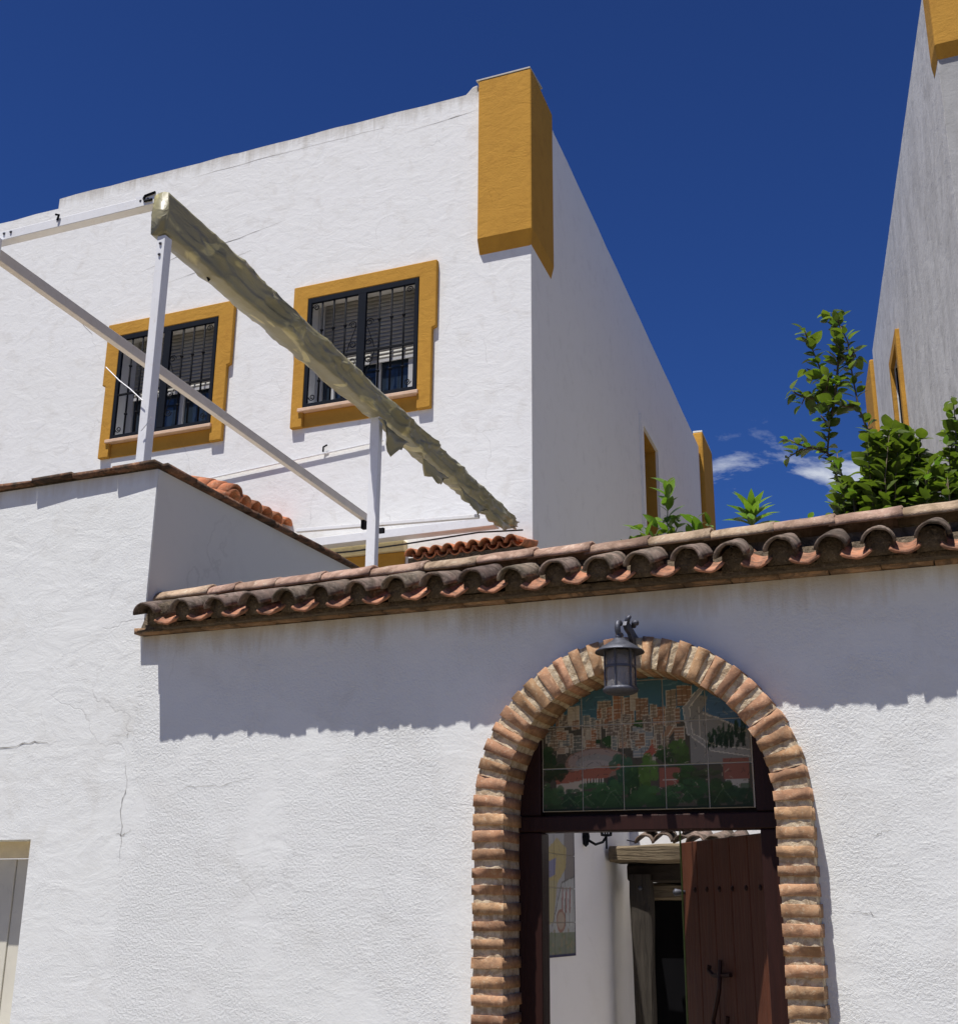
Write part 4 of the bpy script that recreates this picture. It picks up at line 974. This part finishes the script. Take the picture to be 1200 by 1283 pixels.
# picture of painted tiles on the patio wall
cv2 = Canvas(5, 6, 36, (.42,.42,.44))
R_ = np.random.default_rng(9)
for k in range(200):
    x, y = R_.uniform(0,5), R_.uniform(0,6); cv2.ell(x, y, R_.uniform(.05,.3), R_.uniform(.05,.2), tuple(R_.uniform(.8,1.15)*q for q in (.40,.40,.42)), .35)
cv2.rect(4.0,2.2,5,6,(.28,.24,.22)); cv2.poly([(2.2,3.0),(3.3,3.5),(4.2,3.2),(4.1,2.6),(2.9,1.9),(2.0,1.6)], (.55,.42,.10)); cv2.poly([(2.2,2.7),(3.2,2.9),(3.1,2.4),(2.2,2.2)], (.22,.22,.42))
cv2.poly([(1.8,2.2),(3.3,2.2),(2.9,1.0),(1.8,.8)], (.50,.42,.16)); cv2.poly([(2.9,1.0),(3.8,2.2),(5,2.4),(5,.4),(2.8,.3)], (.48,.50,.48))
cv2.line([(2.8,.9),(3.7,2.15),(5,2.4)], .05, (.2,.18,.16))
for x in (3.75,4.1,4.45): cv2.line([(x,1.3),(x+.05,2.0)], .09, (.5,.14,.12)); cv2.line([(x+.14,.9),(x+.16,1.9)], .05, (.7,.7,.66)); cv2.line([(x-.1,.9),(x-.1,1.7)], .03, (.15,.14,.12))
for k in range(150):
    x, y = R_.uniform(2,5), R_.uniform(.3,4.2); cv2.line([(x,y),(x+R_.uniform(-.12,.12),y+R_.uniform(-.15,.15))], .03, tuple(R_.uniform(.1,.5)*np.array((1,.9,.8))), .5)
cv2.ell(3.6,1.05,.42,.34,(.45,.2,.12)); cv2.ell(3.6,1.05,.32,.25,(.5,.38,.26)); cv2.rect(0,0,5,.7,(.20,.24,.12), .8)
for k in range(80):
    x, y = R_.uniform(0,5), R_.uniform(0,.9); cv2.ell(x, y, .1, .06, (.22,.28,.1) if k%2 else (.38,.3,.14), .7)
cv2.line([(0,.03),(5,.03)], .12, (.05,.05,.16)); cv2.line([(4.96,0),(4.96,6)], .1, (.05,.05,.1))
lum = cv2.a.mean(2, keepdims=True); cv2.a = (cv2.a*.62 + lum*.38)*.8
pic = thing('tile_picture', 'painted tile picture with yellow house on the white patio wall', 'picture', (-2.395, 6.7, 1.9))
P0Y, P0Z = 6.27, 1.455
tile_panel(cv2, 5, 6, pic, lambda u, v: ((-2.392, P0Y + u*.184, P0Z + v*.184), True), gap=.02)
mb = MB(); mb.box((-2.3985, P0Y, P0Z), (-2.3965, P0Y+.92, P0Z+1.104)); mb.obj('grout', M_GROUT, pic)
wr_ = MB(); wr_.tube([onY(740,1040,8.35), onY(760,1046,8.35), onY(778,1051,8.35), onY(800,1056,8.35)], .004, 5)
o = wr_.obj('wire', M_CABLE); o['label'] = 'thin wire sagging across the patio wall above the timber beam'; o['category'] = 'wire'

# ================================================================== PERGOLA
perg = thing('pergola_frame', 'white metal pergola frame of posts and beams between annex terrace and house', 'pergola', (-4.7, 5.8, 3.6))
XPG = -4.685
def sq_beam(a, b, wx, wz, m, name, parent=perg, bevel=.004):
    a, b = Vector(a), Vector(b); mb = MB(); d = (b-a).normalized()
    if abs(d.z) > .8: s1, s2 = Vector((wx/2,0,0)), Vector((0,wz/2,0))
    elif abs(d.x) > abs(d.y): s1, s2 = Vector((0,wx/2,0)), Vector((0,0,wz/2))
    else: s1, s2 = Vector((wx/2,0,0)), Vector((0,0,wz/2))
    vs = [a-s1-s2, a+s1-s2, a+s1+s2, a-s1+s2, b-s1-s2, b+s1-s2, b+s1+s2, b-s1+s2]
    mb.add(vs, [(0,3,2,1),(4,5,6,7),(0,1,5,4),(1,2,6,5),(2,3,7,6),(3,0,4,7)]); return mb.obj(name, m, parent, bevel=bevel)
sq_beam((-4.665, 5.79, 3.6), (-4.665, 5.79, 5.86), .062, .075, M_WMETAL, 'post')
q = onX(468, 712, XPG)
sq_beam((XPG, 8.86, 3.6), (XPG, 8.86, 5.86), .085, .07, M_WMETAL, 'post')
sq_beam((-7.6, 5.79, 6.162), (-4.73, 5.79, 6.150), .075, .07, M_WMETAL, 'front_beam')
sq_beam((-6.075, 5.75, 6.02), (-6.03, 11.22, 5.705), .055, .085, M_BEAM, 'side_beam')
sq_beam((XPG, 5.83, 6.05), (XPG, 12.0, 5.72), .055, .07, M_WMETAL, 'side_beam')
# far cross beams
a = onY(372, 665, 11.3); b = onY(600, 647, 11.3); sq_beam(a, b, .05, .04, M_WMETAL, 'far_beam')
a = onY(385, 683, 12.0); b = onY(622, 655, 12.0); sq_beam(a, b, .16, .10, M_WMETAL, 'wall_beam')
mb = MB(); q = onX(456, 655, -6.03); mb.box((q.x-.02, q.y-.03, q.z-.07), (q.x+.02, q.y+.03, q.z+.03)); mb.obj('bracket', M_IRON, perg)
mb = MB(); q = onY(478, 664, 11.3); mb.box((q.x-.03, q.y-.02, q.z-.035), (q.x+.03, q.y+.02, q.z+.02)); mb.obj('bracket', M_IRON, perg)
mb = MB(); q = onY(72, 276, 5.74); mb.tube([q, q+Vector((.01,0,.04)), q+Vector((-.02,0,.05))], .008, 5); mb.obj('clip', M_IRON, perg)
mb = MB(); q = onY(182, 247, 5.74); mb.tube([q+Vector((.08,0,.02)), q+Vector((-.0,0,.01)), q+Vector(Vector((-.01,0,-.01))), q+Vector((.0,0,-.03)), q+Vector((.06,0,-.03))], .009, 5); mb.obj('hook', M_IRON, perg)
for (px_, pz_, py_) in ((-4.665,5.80,5.750),(-4.665,5.72,5.750),(-4.86,6.16,5.752),(-4.80,6.16,5.752),(-6.02,6.17,5.752),(-5.96,6.17,5.752)):
    mb = MB(); mb.tube([(px_,py_,pz_),(px_,py_-.006,pz_),(px_,py_-.010,pz_)], [.011,.010,.004], 6); mb.obj('bolt', M_LAMP, perg)
mb = MB(); mb.box((-4.90, 5.747, 6.115), (-4.72, 5.7515, 6.195)); mb.obj('joint_plate', M_WMETAL, perg, bevel=.002)
mb = MB(); mb.box((-6.13, 5.715, 5.985), (-6.02, 5.7445, 6.12)); mb.obj('joint_plate', M_WMETAL, perg, bevel=.002)
cb = MB(); cb.tube([onY(375, 697, 12.05), onY(440, 691, 12.05), onY(505, 682, 12.05), onY(600, 667, 12.05), onY(655, 664, 12.05)], .010, 5)
o = cb.obj('black_cable', M_CABLE); o['label'] = 'thin black cable strung along the foot of the house wall'; o['category'] = 'cable'
st_ = MB(); st_.tube([onY(133,460,5.73), onY(150,477,5.73), onY(163,487,5.73), onY(179,502,5.73)], .0035, 4); 
st_.tube([onY(177,540,5.73), onY(183,533,5.73), onY(190,522,5.74)], .0035, 4)
o = st_.obj('string', M_WMETAL); o['label'] = 'loose white string tied round the left pergola post'; o['category'] = 'string'

# awning fabric rolled over the side beam
aw = thing('rolled_awning', 'crumpled yellowed awning fabric bundled along the pergola side beam', 'awning', (XPG, 5.75, 6.0))
NB, NC = 460, 56
y0_, y1_ = 5.74, 12.02
mb = MB(); random.seed(17)
def ridge(q, k=3.2, p=3): return max(0.0, 1 - abs(noise.noise(q))*k)**p
for i in range(NB+1):
    t = i/NB; y = y0_ + (y1_-y0_)*t; zc = 6.022 - .298*t
    rag = max(0, (t-.55)/.45)
    hh = (.160 - .078*t) * (1 + .05*noise.noise(Vector((t*7, 1, 0))) + .22*rag*noise.noise(Vector((t*34, 2, 0))))
    ww = (.062 + .012*t) * (1 + .06*noise.noise(Vector((t*12, 5, 0))) + .3*rag*noise.noise(Vector((t*26, 7, 0))))
    if t > .94: hh *= 1 - (t-.94)*5
    w0 = min(1, t*9+.12)
    for k in range(NC):
        a = 2*math.pi*k/NC; c_, s_ = math.cos(a), math.sin(a)
        sq = 1/ max(abs(c_), abs(s_))**.72
        zf = s_*sq                                   # -1..1 down the flank
        # sparse sharp creases running diagonally down the hanging cloth
        u1 = t*9; u2 = t*16
        r1 = ridge(Vector((u1 + zf*.2, zf*1.25 - t*5, 3 + math.copysign(1, c_)*4)), 3.6, 2); r2 = ridge(Vector((u2 - zf*.3, zf*1.9 + t*9, 9 + math.copysign(1, c_)*4)), 3.6, 2)
        gate = .35 + .65*max(0, noise.noise(Vector((t*10, 4, zf*.6))) + .35)
        dxx = (1 - min(1, abs(zf))**4*.75)*w0*gate*(.062*r1 + .040*r2) + w0*.012*noise.noise(Vector((t*18, zf*1.3, 6))) + .012*rag*noise.noise(Vector((t*70, zf*2, 6)))
        sag = (.002+.018*rag)*(1+math.sin(t*150 + 4*noise.noise(Vector((t*22,0,0))))) * max(0, -s_)
        mb.v.append((XPG + ww*c_*sq + math.copysign(1, c_)*dxx*min(1, abs(c_)*2.5), y, zc + hh*zf*.98 - sag + .004*noise.noise(Vector((t*60, zf, 1)))))
for i in range(NB):
    for k in range(NC): mb.f.append((i*NC+k, i*NC+(k+1)%NC, (i+1)*NC+(k+1)%NC, (i+1)*NC+k))
mb.f += [tuple(range(NC)), tuple(NB*NC+k for k in range(NC))]; mb.m = [0]*len(mb.f)
mb.obj('fabric_bundle', M_AWN, aw, smooth=True)
def fx(px, py, dx=0): return onX(px, py, XPG + dx)
def flap(A, B, drop, seed, lean=.5, name='loose_flap'):
    """ragged hanging scrap: top edge from A to B, falling 'drop' with curved, creased surface"""
    A, B = Vector(A), Vector(B); mb = MB(); nu, nv = 12, 7
    out_ = Vector((1,0,0)) if abs((B-A).y) > abs((B-A).x) else Vector((0,-1,0))
    for i in range(nu+1):
        u = i/nu; prof = math.sin(math.pi*u**(.6+lean))**.8 * (.8+.5*noise.noise(Vector((u*5, seed, 0))))
        for j in range(nv+1):
            v = j/nv
            wv = .03*math.sin(u*9+seed)*v + .03*noise.noise(Vector((u*4, v*3, seed)))
            mb.v.append(tuple(A + (B-A)*(u*(1-.25*v)+.12*v) + Vector((0,0,-drop*prof*v)) + out_*(wv + .02*math.sin(math.pi*v))))
    for i in range(nu):
        for j in range(nv):
            k = i*(nv+1)+j; mb.f.append((k, k+1, k+nv+2, k+nv+1))
    mb.m = [0]*len(mb.f); me = bpy.data.meshes.new(name); me.from_pydata(mb.v, [], mb.f); me.materials.append(M_AWN); me.polygons.foreach_set('use_smooth', [True]*len(mb.f))
    o = bpy.data.objects.new(name, me); col.objects.link(o); child(o, aw); so_ = o.modifiers.new('t', 'SOLIDIFY'); so_.thickness = .004; return o
flap(fx(474,524,.07), fx(512,556,.07), .24, 1, .2)
flap(fx(520,566,.07), fx(562,600,.07), .20, 2, .8)
flap(fx(572,608,.08), fx(612,640,.08), .17, 3, .5)
flap(fx(606,634,.08), fx(646,664,.08), .13, 4, .6)
for (px, py) in ((216,305),(262,348)):
    mb = MB(); q = onX(px, py, XPG); mb.tube([q+Vector((0,0,.06)), q+Vector((0,.02,.02)), q+Vector((0,.0,-.02)), q+Vector((0,-.02,.0))], .008, 5); mb.obj('ring', M_IRON, aw)

# ================================================================== PLANTS
random.seed(11)
def leaf_mesh(name, Ln, wd, m, fold=.25, curl=.2, n=5):
    mb = MB()
    for i in range(n+1):
        t = i/n; w2 = wd/2*math.sin(math.pi*min(1,max(0,t))**.85)**.8 if 0 < t < 1 else .0008
        z = -curl*Ln*t*t
        mb.v += [(-w2, Ln*t, z + fold*w2), (0, Ln*t, z), (w2, Ln*t, z + fold*w2)]
    for i in range(n):
        for k in range(2): mb.f.append((3*i+k, 3*i+k+1, 3*i+k+4, 3*i+k+3))
    mb.m = [0]*len(mb.f)
    me = bpy.data.meshes.new(name); me.from_pydata(mb.v, [], mb.f); me.materials.append(m); me.polygons.foreach_set('use_smooth', [True]*len(mb.f)); return me
def leaf_rot(d, upv=Vector((0,0,1)), roll=0):
    d = Vector(d).normalized(); x = d.cross(upv); 
    if x.length < .05: x = Vector((1,0,0))
    x.normalize(); z = x.cross(d); m3 = Matrix((x, d, z)).transposed()
    return (m3 @ Matrix.Rotation(roll, 3, 'Y')).to_euler()
def sample_path(pts, step):
    out = []; pts = [Vector(p) for p in pts]
    for a, b in zip(pts[:-1], pts[1:]):
        L_ = (b-a).length; n = max(1, int(L_/step))
        for i in range(n): out.append((a + (b-a)*i/n, (b-a).normalized()))
    out.append((pts[-1], (pts[-1]-pts[-2]).normalized())); return out
def build_shrub(root, stems, lmeshes, step, mstem, r=.008, dense=1, spread=.9, big=None, cap=300, sizes=(.7,1.15)):
    sm = MB(); pos = []
    for st in stems:
        n = len(st); sm.tube(st, [r*(1-.65*i/(n-1)) for i in range(n)], 6)
        for p, d in sample_path(st, step):
            if p.z < 3.15: continue
            for _ in range(dense):
                a = random.uniform(0, 2*math.pi); side_ = Vector((math.cos(a), math.sin(a), 0)); side_ -= d*side_.dot(d)
                dd_ = (d*random.uniform(.15,.8) + side_*spread + Vector((0,0,random.uniform(-.2,.35)))).normalized()
                pos.append((p, dd_, random.uniform(*sizes)))
    sm.obj('stem', mstem, root, smooth=True)
    pos.sort(key=lambda q: -q[2])
    for i, (p, d, s) in enumerate(pos[:cap]):
        pet = p + d*.008
        inst('leaf', random.choice(lmeshes), root, pet, leaf_rot(d, roll=random.uniform(-.7,.7)), (s,s,s))
    rest = pos[cap:]
    if rest:
        mb = MB()
        for p, d, s in rest:
            me = random.choice(lmeshes); R3 = leaf_rot(d, roll=random.uniform(-.7,.7)).to_matrix(); b = len(mb.v)
            for v in me.vertices: mb.v.append(tuple(p + R3 @ (v.co*s)))
            for f in me.polygons: mb.f.append(tuple(b+i for i in f.vertices)); mb.m.append(0)
        o = mb.obj('foliage', lmeshes[0].materials[0], root, smooth=True); o['kind'] = 'stuff'
    return root
YT = 6.4
def pp(pts, Y, jy=.0): return [tuple(onY(x, y, Y) + Vector((0, random.uniform(-jy, jy), 0))) for x, y in pts]
lem = [leaf_mesh('leaf', .074, .052, M_LEAF), leaf_mesh('leaf', .062, .042, M_LEAF, .35, .3), leaf_mesh('leaf', .055, .036, M_LEAFY, .3, .1), leaf_mesh('leaf', .078, .052, M_LEAF, .2, .25)]
lemon = thing('citrus_tree', 'leafy citrus tree with two long upright shoots rising behind the tiled wall', 'tree', (-.5, YT, 0))
base = (-.62, YT, 0)
stems = [
    [base, (-.60,YT,2.5)] + pp([(1075,680),(1060,612),(1047,595),(1036,567),(1039,530),(1035,492),(1025,457),(1014,430),(1010,418)], YT, .02),
    pp([(1039,530),(1048,490),(1050,455),(1052,425),(1045,408),(1036,402)], YT, .04),
    [(-.60,YT,2.5)] + pp([(1110,640),(1100,580),(1085,535),(1075,510),(1067,470),(1062,430),(1050,405)], YT-.05, .02),
    pp([(1036,567),(1018,563),(1002,566),(988,574)], YT, .03),
    pp([(1035,492),(1020,500),(1008,498),(1003,505)], YT, .03),
    pp([(1060,612),(1052,590),(1048,568)], YT-.08), pp([(1062,455),(1068,440),(1072,448)], YT-.06),
]
for st in list(stems[:5]):
    for p, d in sample_path(st, .085):
        if p.z < 3.7 or random.random() < .5: continue
        a = random.uniform(0, 6.28); q = Vector((math.cos(a)*1.3 - .35, math.sin(a)*.5, random.uniform(-.1, .9))).normalized(); l = random.uniform(.06, .13)
        stems.append([tuple(p), tuple(p + q*l*.6 + Vector((0,0,.01))), tuple(p + q*l + Vector((0,0,.03)))])
build_shrub(lemon, stems, lem, .026, M_STEM, .008, 2, .8, sizes=(.6,1.3), cap=300)
bush = thing('citrus_bush', 'dense glossy leaved bush behind the tiled wall, below the grey building window', 'bush', (-.1, 6.2, 0))
bst = [[(-.2, 6.2, 0), (-.2, 6.2, 3.3)]]
for k in range(46):
    x1 = random.uniform(1080, 1178); top = 535 + 70*((x1-1118)/60)**2*.6 + random.uniform(0, 65); xb = 1120 + (x1-1120)*.7
    Yk = 6.2 + random.uniform(-.18,.25)
    bst.append(pp([(xb, 668), ((xb+x1)/2+random.uniform(-6,6), (668+top)/2), (x1, top)], Yk, .04))
for k in range(22):
    x1 = random.uniform(1048, 1105); top = random.uniform(605, 648); bst.append(pp([(x1+10, 672), (x1+3,(672+top)/2), (x1, top)], 6.15+random.uniform(-.1,.2), .03))
build_shrub(bush, bst, lem, .030, M_STEM, .005, 2, .8, cap=300, sizes=(.7,1.45))
rbush = thing('citrus_branch', 'upright leafy branch at the right edge, in front of the grey building', 'bush', (.05, 6.2, 0))
rst = [[(.1, 6.2, 0), (.08,6.2,3.4)]]
for k in range(11):
    x1 = random.uniform(1180, 1225); top = random.uniform(498, 600); rst.append(pp([(1212,665),(1205+(x1-1205)*.5,(665+top)/2+10),(x1, top)], 6.2+random.uniform(-.12,.12), .03))
for k in range(8):
    x1 = random.uniform(1150, 1200); top = random.uniform(590, 625); rst.append(pp([(x1+6,672),(x1, top)], 6.1+random.uniform(-.1,.1), .03))
build_shrub(rbush, rst, lem, .026, M_STEM, .006, 2, .8, cap=220, sizes=(.7,1.15))
# broad leaved young shrub in front of the house corner
YS = 5.95
bl = [leaf_mesh('leaf', .085, .042, M_LEAFY, .25, .25), leaf_mesh('leaf', .10, .046, M_LEAFY, .3, .15), leaf_mesh('leaf', .06, .028, M_LEAF, .2, .2)]
shr = thing('young_shrub', 'small bright green shrub peeking over the wall tiles at the house corner', 'shrub', (-1.45, YS, 0))
ss = [[(-1.45, YS, 0), (-1.45, YS, 3.2)] + pp([(835,690),(836,655),(836,622),(834,608)], YS),
      pp([(815,700),(812,680),(806,662)], YS-.05), pp([(812,700),(822,670),(828,655)], YS), pp([(862,695),(868,668),(872,650)], YS-.03), pp([(862,690),(882,668),(888,660)], YS),
      pp([(850,690),(845,670),(850,655)], YS+.05), pp([(790,705),(793,690),(798,682)], YS), pp([(800,700),(812,690)], YS), pp([(850,690),(880,678)], YS-.04), pp([(826,694),(848,680)], YS-.04)]
build_shrub(shr, ss, bl, .026, M_STEMG, .005, 2, .75, sizes=(.7,1.35))
lan_l = [leaf_mesh('leaf', .15, .046, M_LEAFY, .3, .35), leaf_mesh('leaf', .13, .042, M_LEAFY, .3, .5)]
ros = thing('rosette_plant', 'rosette of long pointed green leaves peeking over the wall against the clouds', 'plant', (-1.0, 5.9, 0))
sm = MB(); ct = onY(942, 655, 5.9); sm.tube([(ct.x, ct.y, 0), tuple(ct), tuple(ct+Vector((0,0,.06)))], [.012,.010,.006], 6); sm.obj('stem', M_STEMG, ros)
for k in range(26):
    a = k*2.4; el = .45 + .9*k/26
    d = Vector((math.cos(a)*math.cos(el), math.sin(a)*math.cos(el), math.sin(el)))
    inst('leaf', lan_l[k%2], ros, ct + Vector((0,0,-.03 + .09*k/26)), leaf_rot(d), (.95,.95,.95))
tw = thing('leaf_sprig', 'tiny green sprig just showing over the wall tiles beside the rosette plant', 'plant', (-.9, 5.9, 0))
build_shrub(tw, [[(-.88,5.9,0),(-.88,5.9,3.3)] + pp([(1005,668),(1002,655)], 5.9), pp([(985,668),(984,660)], 5.9), pp([(895,690),(893,662)], 5.9), pp([(1008,668),(1012,652)], 5.9)], bl, .03, M_STEMG, .004, 1, .8, sizes=(.4,.7))
print('objects', len(bpy.data.objects), 'tris', sum(len(m.polygons)*2 for m in bpy.data.meshes))
